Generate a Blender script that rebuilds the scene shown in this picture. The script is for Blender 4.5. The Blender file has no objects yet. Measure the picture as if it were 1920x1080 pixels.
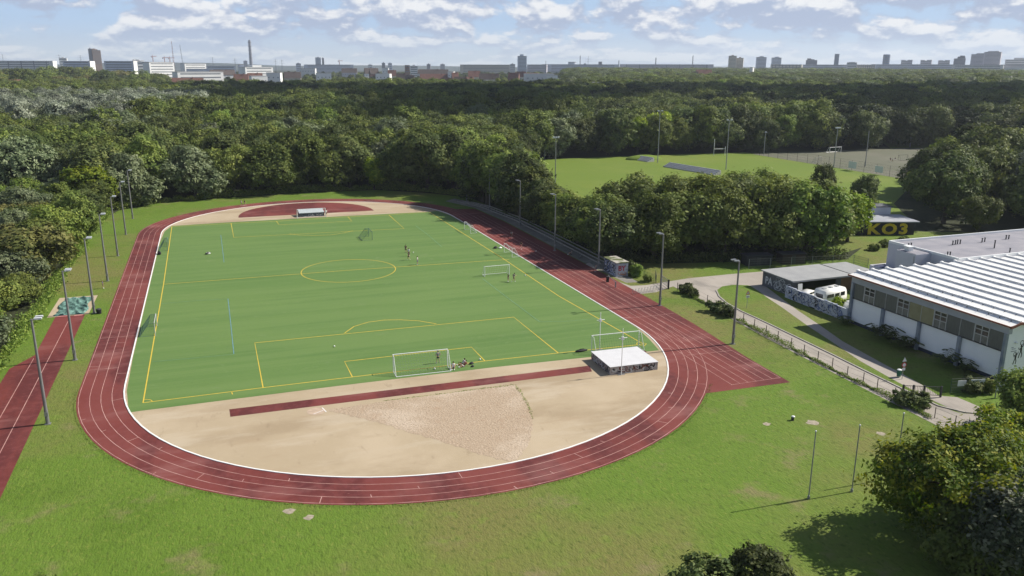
import bpy, bmesh, math, random
import numpy as np
from mathutils import Vector, Matrix

# ------------------------------------------------------------------ camera, sky, sun, exposure
SC = bpy.context.scene
COL = SC.collection
CAM = np.array([-23.8243, -158.3426, 39.1717])
YAW, PIT, ROLL, FPX = 0.3522, 0.2659, 0.003, 1531.7317
FW = np.array([math.sin(YAW)*math.cos(PIT), math.cos(YAW)*math.cos(PIT), -math.sin(PIT)])
_R = np.array([math.cos(YAW), -math.sin(YAW), 0.0]); _U = np.cross(_R, FW)
RT = _R*math.cos(ROLL)+_U*math.sin(ROLL); UP = -_R*math.sin(ROLL)+_U*math.cos(ROLL)
cd = bpy.data.cameras.new('camera'); cam = bpy.data.objects.new('camera', cd); COL.objects.link(cam)
cd.sensor_width = 36; cd.lens = FPX*36/1920; cd.clip_start = 0.5; cd.clip_end = 30000
cam.matrix_world = Matrix(((RT[0], UP[0], -FW[0], CAM[0]), (RT[1], UP[1], -FW[1], CAM[1]), (RT[2], UP[2], -FW[2], CAM[2]), (0, 0, 0, 1)))
SC.camera = cam
HAZE = 0.00008
SUN_EL, SUN_AZ = math.radians(40.0), math.radians(92.5)       # azimuth clockwise from +Y
SC.view_settings.view_transform = 'Standard'; SC.view_settings.look = 'None'
SC.view_settings.gamma = 1; SC.view_settings.exposure = 0.56
SC.cycles.use_denoising = True
SC.cycles.max_bounces = 5; SC.cycles.diffuse_bounces = 2; SC.cycles.transmission_bounces = 3
SC.cycles.transparent_max_bounces = 6; SC.cycles.volume_bounces = 0
SC.cycles.sample_clamp_indirect = 6
sl = bpy.data.lights.new('sun', 'SUN'); sl.energy = 5.0; sl.angle = math.radians(0.53); sl.color = (1, 0.94, 0.83)
so = bpy.data.objects.new('sun', sl); COL.objects.link(so)
sd = Vector((math.sin(SUN_AZ)*math.cos(SUN_EL), math.cos(SUN_AZ)*math.cos(SUN_EL), math.sin(SUN_EL)))
so.rotation_euler = sd.to_track_quat('Z', 'Y').to_euler(); so.location = (0, 0, 150)

W = bpy.data.worlds.new('World'); SC.world = W; W.use_nodes = True
def build_world():
    nt = W.node_tree; N = nt.nodes; L = nt.links; N.clear()
    def nd(t, **k):
        n = N.new(t)
        for a, b in k.items(): setattr(n, a, b)
        return n
    def math_(op, a, b=None, clamp=False):
        n = nd('ShaderNodeMath', operation=op); n.use_clamp = clamp
        for i, v in enumerate((a, b)):
            if v is None: continue
            if isinstance(v, (int, float)): n.inputs[i].default_value = v
            else: L.new(v, n.inputs[i])
        return n.outputs[0]
    sky = nd('ShaderNodeTexSky', sky_type='NISHITA'); sky.sun_disc = False
    sky.sun_elevation = SUN_EL; sky.sun_rotation = SUN_AZ; sky.altitude = 50
    sky.air_density = 1.0; sky.dust_density = 0.6; sky.ozone_density = 2.5
    tc = nd('ShaderNodeTexCoord'); sep = nd('ShaderNodeSeparateXYZ'); L.new(tc.outputs['Generated'], sep.inputs[0])
    el = math_('MAXIMUM', sep.outputs['Z'], 0.0)
    zz = math_('POWER', math_('ADD', el, 0.004), 0.62)
    def layer(sx, sz, off, detail, dz=0.0, seed=0.0, rough=0.55):
        zc = math_('MULTIPLY', math_('ADD', zz, dz), sz)
        c = nd('ShaderNodeCombineXYZ')
        L.new(math_('MULTIPLY', sep.outputs['X'], sx), c.inputs[0]); L.new(math_('MULTIPLY', sep.outputs['Y'], sx), c.inputs[1])
        L.new(math_('ADD', zc, seed), c.inputs[2])
        n = nd('ShaderNodeTexNoise'); n.inputs['Scale'].default_value = 1; n.inputs['Detail'].default_value = detail
        n.inputs['Roughness'].default_value = rough; n.inputs['Distortion'].default_value = 0.15
        L.new(c.outputs[0], n.inputs['Vector']); return n.outputs['Fac']
    a0 = layer(8.5, 13.0, 0, 8, 0.0, 4.9, 0.56); a1 = layer(8.5, 13.0, 0, 6, 0.020, 4.9, 0.56)
    b0 = layer(28.0, 24.0, 0, 7, 0.0, 9.1, 0.55); b1 = layer(28.0, 24.0, 0, 5, 0.011, 9.1, 0.55)
    big = layer(3.0, 5.0, 0, 2, 0.0, 1.3)
    d0 = math_('ADD', math_('MULTIPLY', a0, 0.64), math_('MULTIPLY', b0, 0.36))
    d1 = math_('ADD', math_('MULTIPLY', a1, 0.64), math_('MULTIPLY', b1, 0.36))
    d0b = math_('ADD', d0, math_('MULTIPLY', math_('SUBTRACT', big, 0.5), 0.35))
    cov = nd('ShaderNodeMapRange', interpolation_type='SMOOTHSTEP'); L.new(d0b, cov.inputs['Value'])
    cov.inputs['From Min'].default_value = 0.432; cov.inputs['From Max'].default_value = 0.505
    lit = nd('ShaderNodeMapRange', interpolation_type='SMOOTHSTEP'); L.new(math_('SUBTRACT', d0, d1), lit.inputs['Value'])
    lit.inputs['From Min'].default_value = -0.03; lit.inputs['From Max'].default_value = 0.075
    hz = nd('ShaderNodeMapRange', interpolation_type='SMOOTHSTEP'); L.new(sep.outputs['Z'], hz.inputs['Value'])
    hz.inputs['From Min'].default_value = 0.0; hz.inputs['From Max'].default_value = 0.05
    cc = nd('ShaderNodeMix', data_type='RGBA'); L.new(lit.outputs[0], cc.inputs['Factor'])
    cc.inputs['A'].default_value = (4.9, 5.75, 7.7, 1); cc.inputs['B'].default_value = (10.8, 10.8, 10.9, 1)
    # clear air between the clouds, paler close to the horizon
    clear = nd('ShaderNodeMix', data_type='RGBA', blend_type='MIX'); L.new(hz.outputs[0], clear.inputs['Factor'])
    clear.inputs['A'].default_value = (7.3, 8.5, 9.9, 1); clear.inputs['B'].default_value = (5.4, 7.5, 10.6, 1)
    up_ = nd('ShaderNodeMapRange', interpolation_type='SMOOTHSTEP'); L.new(sep.outputs['Z'], up_.inputs['Value'])
    up_.inputs['From Min'].default_value = 0.06; up_.inputs['From Max'].default_value = 0.30; up_.inputs['To Min'].default_value = 1.0; up_.inputs['To Max'].default_value = 0.0
    mixs = nd('ShaderNodeMix', data_type='RGBA'); L.new(math_('MULTIPLY', up_.outputs[0], 0.85), mixs.inputs['Factor'])
    L.new(sky.outputs[0], mixs.inputs['A']); L.new(clear.outputs['Result'], mixs.inputs['B'])
    covh = math_('MULTIPLY', cov.outputs[0], math_('MULTIPLY', math_('ADD', math_('MULTIPLY', hz.outputs[0], 0.6), 0.32), math_('ADD', math_('MULTIPLY', up_.outputs[0], 0.75), 0.25)))
    fin = nd('ShaderNodeMix', data_type='RGBA'); L.new(covh, fin.inputs['Factor'])
    L.new(mixs.outputs['Result'], fin.inputs['A']); L.new(cc.outputs['Result'], fin.inputs['B'])
    bg = nd('ShaderNodeBackground'); bg.inputs['Strength'].default_value = 0.06; L.new(fin.outputs['Result'], bg.inputs['Color'])
    out = nd('ShaderNodeOutputWorld'); L.new(bg.outputs[0], out.inputs[0])
build_world()

# ------------------------------------------------------------------ helpers
rnd = random.Random(7)
def G(px, py, z=0.0):
    """Ground position (height z) seen at a position measured in the 1920x1080 survey picture."""
    d = FW + RT*(px-960)/FPX - UP*(py-540)/FPX
    t = (z-CAM[2])/d[2]
    return CAM + d*t
def G2(px, py, z=0.0):
    p = G(px, py, z); return (p[0], p[1])
def at_dist(px, py, D):
    """Position at depth D on the line of sight, and its height."""
    d = FW + RT*(px-960)/FPX - UP*(py-540)/FPX
    return CAM + d*(D/(d@FW))
def smooth(a, b, x):
    t = np.clip((np.asarray(x, float)-a)/(b-a), 0, 1); return t*t*(3-2*t)
def tz(x, y):
    D = np.hypot(np.asarray(x)-CAM[0], np.asarray(y)-CAM[1])
    return 10.0*smooth(600, 2400, D)

MATS = {}
def mat(name, col, rough=0.8, spec=0.3, metal=0.0, var=0.0, vscale=2.0, bump=0.0, bscale=20.0, col2=None, thr=None, rand=0.0, stretch=None):
    """Principled surface with noise variation of its own colour and a noise bump."""
    if name in MATS: return MATS[name]
    m = bpy.data.materials.new(name); m.use_nodes = True; nt = m.node_tree; N = nt.nodes; L = nt.links
    p = N['Principled BSDF']; p.inputs['Roughness'].default_value = rough; p.inputs['Metallic'].default_value = metal
    p.inputs['Specular IOR Level'].default_value = spec
    c = tuple(col)+(1,)
    tc = N.new('ShaderNodeTexCoord'); vec = tc.outputs['Object']
    if stretch:
        mp = N.new('ShaderNodeMapping'); mp.inputs['Scale'].default_value = stretch; L.new(vec, mp.inputs['Vector']); vec = mp.outputs[0]
    if var or col2:
        n = N.new('ShaderNodeTexNoise'); n.inputs['Scale'].default_value = vscale; n.inputs['Detail'].default_value = 6
        L.new(vec, n.inputs['Vector'])
        r = N.new('ShaderNodeMapRange'); L.new(n.outputs['Fac'], r.inputs['Value'])
        lo, hi = thr or (0.3, 0.7)
        r.inputs['From Min'].default_value = lo; r.inputs['From Max'].default_value = hi
        mx = N.new('ShaderNodeMix'); mx.data_type = 'RGBA'; L.new(r.outputs[0], mx.inputs['Factor'])
        c2 = tuple(col2)+(1,) if col2 else tuple(min(1, v*(1+var)) for v in col)+(1,)
        c1 = c if col2 else tuple(v*(1-var) for v in col)+(1,)
        mx.inputs['A'].default_value = c1; mx.inputs['B'].default_value = c2
        o = mx.outputs['Result']
        if rand:
            oi = N.new('ShaderNodeObjectInfo'); rr = N.new('ShaderNodeMapRange'); L.new(oi.outputs['Random'], rr.inputs['Value'])
            rr.inputs['To Min'].default_value = 1-rand; rr.inputs['To Max'].default_value = 1+rand
            mm = N.new('ShaderNodeVectorMath'); mm.operation = 'SCALE'; L.new(o, mm.inputs[0]); L.new(rr.outputs[0], mm.inputs['Scale']); o = mm.outputs[0]
        L.new(o, p.inputs['Base Color'])
    else: p.inputs['Base Color'].default_value = c
    if bump:
        n2 = N.new('ShaderNodeTexNoise'); n2.inputs['Scale'].default_value = bscale; n2.inputs['Detail'].default_value = 4; L.new(vec, n2.inputs['Vector'])
        b = N.new('ShaderNodeBump'); b.inputs['Strength'].default_value = min(1, bump); b.inputs['Distance'].default_value = bump*0.1
        L.new(n2.outputs['Fac'], b.inputs['Height']); L.new(b.outputs[0], p.inputs['Normal'])
    MATS[name] = m; return m

def layered(name, layers, rough=0.9, bumps=(), spec=0.2):
    """Ground surface: layers = [(colour, scale, lo, hi, strength, stretch, seed)], first gives the base colour."""
    m = bpy.data.materials.new(name); m.use_nodes = True; nt = m.node_tree; N = nt.nodes; L = nt.links
    p = N['Principled BSDF']; p.inputs['Roughness'].default_value = rough; p.inputs['Specular IOR Level'].default_value = spec
    tc = N.new('ShaderNodeTexCoord'); cur = None
    def nz(scale, stretch, seed, detail=6):
        mp = N.new('ShaderNodeMapping'); mp.inputs['Scale'].default_value = (stretch or (1, 1, 1))[:3]; mp.inputs['Location'].default_value = (seed*13.7, seed*7.3, 0)
        if stretch and len(stretch) > 3: mp.inputs['Rotation'].default_value = (0, 0, stretch[3])
        L.new(tc.outputs['Object'], mp.inputs['Vector'])
        n = N.new('ShaderNodeTexNoise'); n.inputs['Scale'].default_value = scale; n.inputs['Detail'].default_value = detail; n.inputs['Roughness'].default_value = 0.6
        L.new(mp.outputs[0], n.inputs['Vector']); return n.outputs['Fac']
    for col, scale, lo, hi, st, stretch, seed in layers:
        if cur is None:
            rg = N.new('ShaderNodeRGB'); rg.outputs[0].default_value = tuple(col)+(1,); cur = rg.outputs[0]; continue
        r = N.new('ShaderNodeMapRange'); r.interpolation_type = 'SMOOTHSTEP'; L.new(nz(scale, stretch, seed), r.inputs['Value'])
        r.inputs['From Min'].default_value = lo; r.inputs['From Max'].default_value = hi; r.inputs['To Max'].default_value = st
        mx = N.new('ShaderNodeMix'); mx.data_type = 'RGBA'; L.new(r.outputs[0], mx.inputs['Factor']); L.new(cur, mx.inputs['A'])
        mx.inputs['B'].default_value = tuple(col)+(1,); cur = mx.outputs['Result']
    L.new(cur, p.inputs['Base Color'])
    nrm = None
    for scale, dist, stretch in bumps:
        b = N.new('ShaderNodeBump'); b.inputs['Strength'].default_value = 1; b.inputs['Distance'].default_value = dist
        L.new(nz(scale, stretch, 5, 3), b.inputs['Height'])
        if nrm: L.new(nrm, b.inputs['Normal'])
        nrm = b.outputs[0]
    if nrm: L.new(nrm, p.inputs['Normal'])
    MATS[name] = m; return m

class MB:
    """Collects shapes into one mesh."""
    def __init__(s): s.v = []; s.f = []
    def add(s, vs, fs):
        o = len(s.v); s.v += [tuple(map(float, v)) for v in vs]; s.f += [tuple(i+o for i in f) for f in fs]; return s
    def box(s, x0, x1, y0, y1, z0, z1, M=None):
        vs = [Vector(p) for p in ((x0,y0,z0),(x1,y0,z0),(x1,y1,z0),(x0,y1,z0),(x0,y0,z1),(x1,y0,z1),(x1,y1,z1),(x0,y1,z1))]
        if M is not None: vs = [M @ v for v in vs]
        return s.add(vs, [(3,2,1,0),(4,5,6,7),(0,1,5,4),(1,2,6,5),(2,3,7,6),(3,0,4,7)])
    def tube(s, a, b, r0, r1=None, n=6, cap=True):
        a, b = Vector(a), Vector(b); r1 = r0 if r1 is None else r1
        d = (b-a); d = d.normalized() if d.length > 1e-9 else Vector((0,0,1))
        t = d.orthogonal().normalized(); u = d.cross(t)
        vs = []
        for c, r in ((a, r0), (b, r1)):
            for i in range(n):
                q = 2*math.pi*i/n; vs.append(c + (t*math.cos(q)+u*math.sin(q))*r)
        fs = [(i, (i+1) % n, n+(i+1) % n, n+i) for i in range(n)]
        if cap: fs += [tuple(range(n-1, -1, -1)), tuple(range(n, 2*n))]
        return s.add(vs, fs)
    def path(s, pts, r, n=6):
        for i in range(len(pts)-1):
            ra, rb = (r[i], r[i+1]) if isinstance(r, (list, tuple)) else (r, r)
            s.tube(pts[i], pts[i+1], ra, rb, n)
        return s
    def prism(s, poly, z0, z1, M=None):
        n = len(poly); vs = [Vector((x, y, z0)) for x, y in poly]+[Vector((x, y, z1)) for x, y in poly]
        if M is not None: vs = [M @ v for v in vs]
        a = sum(poly[i][0]*poly[(i+1) % n][1]-poly[(i+1) % n][0]*poly[i][1] for i in range(n))
        fs = [(i, (i+1) % n, n+(i+1) % n, n+i) for i in range(n)]+[tuple(range(n-1, -1, -1)), tuple(range(n, 2*n))]
        if a < 0: fs = [f[::-1] for f in fs]
        return s.add(vs, fs)
    def sheet(s, poly, z):
        n = len(poly); a = sum(poly[i][0]*poly[(i+1) % n][1]-poly[(i+1) % n][0]*poly[i][1] for i in range(n))
        f = tuple(range(n)); return s.add([(x, y, z) for x, y in poly], [f if a > 0 else f[::-1]])
    def strip(s, pts, w, z, closed=False):
        P = [Vector((p[0], p[1])) for p in pts]; n = len(P); L_, R_ = [], []
        for i in range(n):
            a = P[i-1] if (i > 0 or closed) else P[i]; b = P[(i+1) % n] if (i < n-1 or closed) else P[i]
            d = (b-a).normalized(); q = Vector((-d.y, d.x))*w/2; L_.append(P[i]+q); R_.append(P[i]-q)
        vs = [(p.x, p.y, z) for p in L_]+[(p.x, p.y, z) for p in R_]
        fs = [(n+i, n+(i+1) % n, (i+1) % n, i) for i in range(n if closed else n-1)]
        return s.add(vs, fs)
    def ball(s, c, rx, ry=None, rz=None, n=8, m=6):
        ry = rx if ry is None else ry; rz = rx if rz is None else rz
        vs = [(c[0], c[1], c[2]-rz)]
        for j in range(1, m):
            t = -math.pi/2+math.pi*j/m
            for i in range(n):
                q = 2*math.pi*i/n; vs.append((c[0]+rx*math.cos(t)*math.cos(q), c[1]+ry*math.cos(t)*math.sin(q), c[2]+rz*math.sin(t)))
        vs.append((c[0], c[1], c[2]+rz)); top = len(vs)-1; fs = []
        for i in range(n):
            fs.append((0, 1+(i+1) % n, 1+i)); fs.append((top, 1+(m-2)*n+i, 1+(m-2)*n+(i+1) % n))
            for j in range(m-2):
                fs.append((1+j*n+i, 1+j*n+(i+1) % n, 1+(j+1)*n+(i+1) % n, 1+(j+1)*n+i))
        return s.add(vs, fs)
    def mesh(s, name, m):
        me = bpy.data.meshes.new(name); me.from_pydata(s.v, [], s.f); me.materials.append(m); me.update(); return me
    def build(s, name, m, parent=None, smooth=False, loc=None):
        o = bpy.data.objects.new(name, s.mesh(name, m)); COL.objects.link(o)
        if smooth: o.data.shade_smooth()
        if loc is not None: o.location = loc
        if parent is not None: o.parent = parent
        return o
def tag(o, label, cat, group=None, kind=None):
    o['label'] = label; o['category'] = cat
    if group: o['group'] = group
    if kind: o['kind'] = kind
    return o
def struct(o): o['kind'] = 'structure'; return o
def thing(name, label, cat, loc=(0, 0, 0), rz=0.0, group=None):
    o = bpy.data.objects.new(name, None); COL.objects.link(o); o.location = loc; o.rotation_euler = (0, 0, rz); o.empty_display_size = 0.3
    return tag(o, label, cat, group)
def kids(o): return [c for c in bpy.data.objects if c.parent == o]
def copy_tree(o, parent=None):
    c = o.copy(); COL.objects.link(c); c.parent = parent
    for ch in list(o.children): copy_tree(ch, c)
    return c
def text_shape(txt, size, depth, bold=0.0):
    cu = bpy.data.curves.new('lettering', 'FONT'); cu.body = txt; cu.size = size; cu.extrude = depth; cu.offset = bold; cu.resolution_u = 3
    o = bpy.data.objects.new('lettering', cu); COL.objects.link(o)
    dg = bpy.context.evaluated_depsgraph_get(); me = bpy.data.meshes.new_from_object(o.evaluated_get(dg))
    bpy.data.objects.remove(o); return me
def lettering(txt, size, m, M, parent, name='lettering', depth=0.012, bold=0.0, sx=1.0):
    me = text_shape(txt, size, depth, bold); me.materials.clear(); me.materials.append(m)
    me.transform(Matrix.Diagonal((sx, 1, 1, 1))); me.transform(M)
    o = bpy.data.objects.new(name, me); COL.objects.link(o); o.parent = parent; return o
def wall_matrix(origin, u):
    """Local x runs along u on the wall, local y up, z out of the wall."""
    u = Vector(u).normalized(); v = Vector((0, 0, 1)); n = u.cross(v)
    return Matrix(((u.x, v.x, n.x, origin[0]), (u.y, v.y, n.y, origin[1]), (u.z, v.z, n.z, origin[2]), (0, 0, 0, 1)))
def scribble(w, h, n, seed, wid=(0.04, 0.1)):
    """Sprayed lines: ribbons of arcs and zigzags on a wall w by h (local x, y)."""
    r = random.Random(seed); mb = MB()
    for k in range(n):
        cx = r.uniform(0.05, 0.95)*w; cy = r.uniform(0.2, 0.8)*h; rad = r.uniform(0.15, 0.42)*h; a0 = r.uniform(0, 6.3); a1 = a0+r.uniform(1.5, 5.5)
        pts = []
        for i in range(12):
            a = a0+(a1-a0)*i/11
            pts.append((min(w-0.05, max(0.05, cx+rad*r.uniform(0.8, 1.3)*math.cos(a)+(i-6)*0.03)), min(h-0.05, max(0.05, cy+rad*math.sin(a)))))
        mb.strip(pts, r.uniform(*wid), 0.006+0.0007*(k % 8))
    return mb
# ------------------------------------------------------------------ ground, track, pitch, roads
def rgbm(name, **k): return mat(name, **k)
M_soil = layered('forest_soil', [((0.028, 0.034, 0.014), 1, 0, 1, 1, None, 0), ((0.05, 0.05, 0.022), 0.08, 0.45, 0.65, 0.7, None, 1), ((0.02, 0.03, 0.01), 0.5, 0.45, 0.65, 0.6, None, 2)], bumps=((1.2, 0.2, None),))
M_lawn = layered('lawn', [((0.098, 0.164, 0.019), 1, 0, 1, 1, None, 0),
    ((0.152, 0.138, 0.046), 0.022, 0.44, 0.62, 0.85, None, 1),
    ((0.078, 0.136, 0.013), 0.06, 0.48, 0.66, 0.8, None, 3),
    ((0.19, 0.155, 0.08), 0.16, 0.56, 0.72, 0.75, None, 4),
    ((0.128, 0.188, 0.028), 0.5, 0.5, 0.7, 0.6, None, 6),
    ((0.055, 0.085, 0.012), 2.3, 0.52, 0.68, 0.6, (1.0, 0.55, 1), 8),
    ((0.165, 0.19, 0.04), 2.8, 0.55, 0.68, 0.65, (1.0, 0.55, 1), 9)],
    bumps=((2.2, 0.10, (1, 0.5, 1)), (6, 0.07, (1, 0.5, 1))))
M_field = layered('mown_grass', [((0.115, 0.17, 0.02), 1, 0, 1, 1, None, 0), ((0.145, 0.185, 0.03), 0.02, 0.4, 0.65, 0.9, None, 1),
    ((0.10, 0.16, 0.02), 0.12, 0.5, 0.7, 0.7, (1, 0.2, 1), 3), ((0.16, 0.19, 0.045), 0.6, 0.55, 0.75, 0.5, None, 5)], bumps=((3.0, 0.05, None),))
M_turf = layered('artificial_turf', [((0.098, 0.172, 0.047), 1, 0, 1, 1, None, 0), ((0.118, 0.190, 0.054), 0.035, 0.38, 0.62, 0.8, (0.5, 1, 1), 1),
    ((0.080, 0.152, 0.041), 0.10, 0.48, 0.66, 0.6, (0.25, 1.6, 1), 2), ((0.116, 0.188, 0.056), 0.35, 0.50, 0.70, 0.6, (0.16, 1.6, 1), 4), ((0.150, 0.215, 0.085), 0.5, 0.60, 0.76, 0.5, None, 7), ((0.066, 0.132, 0.034), 5, 0.52, 0.72, 0.5, (0.4, 1, 1), 5), ((0.128, 0.200, 0.062), 0.45, 0.44, 0.60, 0.5, (0.03, 1, 1), 9), ((0.150, 0.205, 0.085), 0.30, 0.60, 0.76, 0.5, None, 11)],
    bumps=((9, 0.012, None),))
M_track = layered('running_track', [((0.150, 0.034, 0.029), 1, 0, 1, 1, None, 0), ((0.178, 0.048, 0.041), 0.05, 0.42, 0.62, 0.85, None, 1),
    ((0.088, 0.021, 0.021), 0.12, 0.45, 0.60, 0.9, (1, 0.3, 1), 2), ((0.25, 0.11, 0.10), 0.16, 0.52, 0.72, 0.6, (0.5, 1.4, 1), 4), ((0.175, 0.050, 0.050), 1.2, 0.45, 0.7, 0.5, None, 6),
    ((0.30, 0.14, 0.12), 2.0, 0.66, 0.76, 0.5, None, 8)], rough=0.75, bumps=((12, 0.006, None),))
M_sandy = layered('sandy_hardcourt', [((0.365, 0.292, 0.198), 1, 0, 1, 1, None, 0), ((0.43, 0.35, 0.25), 0.06, 0.4, 0.65, 0.9, (1, 0.5, 1), 1),
    ((0.30, 0.232, 0.152), 0.11, 0.46, 0.64, 0.85, (0.45, 1, 1, 0.5), 3), ((0.32, 0.24, 0.155), 0.3, 0.58, 0.72, 0.5, (0.3, 1, 1, -0.4), 5), ((0.43, 0.355, 0.26), 1.5, 0.55, 0.75, 0.4, None, 7), ((0.25, 0.19, 0.125), 0.8, 0.60, 0.72, 0.5, (1, 0.35, 1), 8), ((0.44, 0.37, 0.28), 0.22, 0.5, 0.66, 0.6, (0.3, 1.2, 1, 0.9), 9)], bumps=((6, 0.01, None),))
M_grav = layered('gravel_cinder', [((0.37, 0.285, 0.205), 1, 0, 1, 1, None, 0), ((0.46, 0.375, 0.29), 0.09, 0.45, 0.62, 0.9, None, 1),
    ((0.26, 0.19, 0.13), 3.4, 0.52, 0.66, 0.65, None, 3), ((0.50, 0.405, 0.31), 4.2, 0.54, 0.66, 0.7, None, 5), ((0.33, 0.225, 0.15), 0.5, 0.55, 0.72, 0.5, None, 6)], bumps=((4.0, 0.08, None), (9, 0.05, None)))
M_asph = layered('worn_asphalt', [((0.30, 0.27, 0.24), 1, 0, 1, 1, None, 0), ((0.36, 0.325, 0.29), 0.12, 0.42, 0.65, 0.8, None, 1), ((0.19, 0.175, 0.16), 0.3, 0.52, 0.7, 0.7, (1, 0.3, 1), 3), ((0.35, 0.32, 0.29), 2.0, 0.55, 0.75, 0.5, None, 5)], bumps=((8, 0.01, None),))
M_path = layered('gravel_path', [((0.17, 0.16, 0.145), 1, 0, 1, 1, None, 0), ((0.24, 0.225, 0.20), 0.25, 0.45, 0.65, 0.8, None, 1), ((0.10, 0.105, 0.07), 0.5, 0.55, 0.7, 0.7, None, 4)], bumps=((5, 0.02, None),))
M_court = layered('clay_court', [((0.115, 0.118, 0.085), 1, 0, 1, 1, None, 0), ((0.14, 0.135, 0.105), 0.03, 0.45, 0.6, 0.8, None, 1), ((0.11, 0.125, 0.07), 0.2, 0.5, 0.7, 0.6, None, 2)])
M_yel = mat('yellow_line', (0.56, 0.40, 0.05), var=0.12, vscale=1.5)
M_yel2 = mat('worn_yellow_line', (0.36, 0.34, 0.09), var=0.12, vscale=1.5)
M_blu = mat('blue_line', (0.12, 0.25, 0.31), var=0.25, vscale=1.0)
M_blu2 = mat('faded_blue_line', (0.12, 0.235, 0.12), var=0.2, vscale=1.0)
M_lane = mat('lane_line', (0.34, 0.16, 0.145), col2=(0.54, 0.34, 0.30), vscale=0.7)
M_kerbw = mat('white_kerb', (0.74, 0.74, 0.73), var=0.06, vscale=1.0, rough=0.6)
M_stone = mat('kerb_stone', (0.30, 0.28, 0.25), var=0.2, vscale=1.5)

def terrain():
    mb = MB(); na, rs = 128, [0, 60, 150, 300, 450, 600, 750, 900, 1050, 1200, 1400, 1600, 1800, 2000, 2200, 2400, 2800, 3400, 4200, 5000, 5800]
    vs = [(CAM[0], CAM[1], 0)]; fs = []
    for r in rs[1:]:
        for i in range(na):
            a = 2*math.pi*i/na; x, y = CAM[0]+r*math.cos(a), CAM[1]+r*math.sin(a); vs.append((x, y, float(tz(x, y))))
    for i in range(na): fs.append((0, 1+i, 1+(i+1) % na))
    for k in range(len(rs)-2):
        a, b = 1+k*na, 1+(k+1)*na
        for i in range(na): fs.append((a+i, b+i, b+(i+1) % na, a+(i+1) % na))
    mb.add(vs, fs); o = mb.build('ground', M_soil, smooth=True); struct(o)
terrain()
def sheet(name, poly, z, m):
    bm = bmesh.new(); vs = [bm.verts.new((p[0], p[1], z)) for p in poly]; f = bm.faces.new(vs); f.normal_update()
    if f.normal.z < 0: f.normal_flip()
    bmesh.ops.triangulate(bm, faces=bm.faces[:]); me = bpy.data.meshes.new(name); bm.to_mesh(me); bm.free(); me.materials.append(m)
    o = bpy.data.objects.new(name, me); COL.objects.link(o); return struct(o)
STADIUM = [(-56, -215), (-54.5, -60), (-53.5, -30), (-53, 40), (-53, 70), (-49, 90), (-40, 99.5), (-22, 103.5), (0, 107), (26, 105.5), (40, 94), (50, 80), (52, 40), (53, -10), (61, -15.5), (75, -19), (100, -25.5), (112, -17), (116, -2), (124, 4), (140, -8), (170, -20), (200, -60), (200, -215)]
sheet('lawn', [p for p in STADIUM if p not in ((112, -17), (116, -2))][:-6]+[(102, -14), (110, -1), (124, 4)]+STADIUM[-5:] if False else STADIUM[:18]+[(97, -23), (101, -12), (110, 1), (118, 3)]+STADIUM[-5:], 0.005, M_lawn)
FIELD = [(62, 16), (71, 45), (82, 70), (92, 108), (107, 170), (160, 171), (213, 169), (213.5, 161), (212.8, 70.5), (216, 62), (190, 48), (165, 28), (149, 6), (139, -7.7), (124, 3.9), (116, -2.2), (111, 17), (97, 33), (80, 30), (66, 10)]
sheet('sports_field', [(57, 13), (62, 45), (72, 72), (83, 110), (99, 171)]+FIELD[5:13]+[(108, -6), (103, 8), (96, 20), (80, 22), (62, 6)], 0.010, M_field)
COURT = [(211.5, 161), (211, 70.5), (262, 52), (318, 90), (331, 155), (300, 160)]
sheet('hard_court', COURT, 0.015, M_court)
sheet('park_lawn', [(294, 161.5), (331, 157), (345, 150), (378, 190), (352, 216), (322, 200)], 0.013, M_field)

CX, HS, RK = -0.15, 51.0, 36.2
def stadium(r, n=48):
    pts = []
    for i in range(n+1):
        a = math.pi*i/n; pts.append((CX+r*math.cos(a), HS+r*math.sin(a)))
    for i in range(n+1):
        a = math.pi+math.pi*i/n; pts.append((CX+r*math.cos(a), -HS+r*math.sin(a)))
    return pts
def track_outline():
    r = RK+5.35; pts = []
    for i in range(4, 49):
        a = math.pi*i/48; pts.append((CX+r*math.cos(a), HS+r*math.sin(a)))
    for i in range(0, 49):
        a = math.pi+math.pi*i/48; p = (CX+r*math.cos(a), -HS+r*math.sin(a))
        if p[0] > 20 and p[1] > -78.3: break
        pts.append(p)
    return pts+[(31.3, -78.1), (43.6, -78.6), (44.0, -69), (45.4, -53), (45.9, -42), (46.3, -21), (46.5, 40), (45.2, 60)]
sheet('running_track', track_outline(), 0.020, M_track)
sheet('infield', stadium(RK), 0.027, M_sandy)
tn = [(-35.4, -60.4), (-34.1, -60.3), (-10.7, -60.3), (10, -60.7), (22.9, -61.4), (30, -62.0), (33.9, -62.2)]
tfar = [(34.3, 60.2), (30.8, 59.6), (20, 60.2), (0, 61.0), (-22, 61.3), (-34.4, 60.9)]
side_r = [(35.0, -57.5), (35.9, -52)]+[(36.0, y) for y in (-40, 0, 40)]+[(35.7, 53)]
side_l = [(-35.8, 54)]+[(-36.3, y) for y in (40, 0, -40)]+[(-36.1, -53), (-35.6, -57.8)]
sheet('artificial_pitch', tn+side_r+tfar+side_l, 0.034, M_turf)
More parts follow.
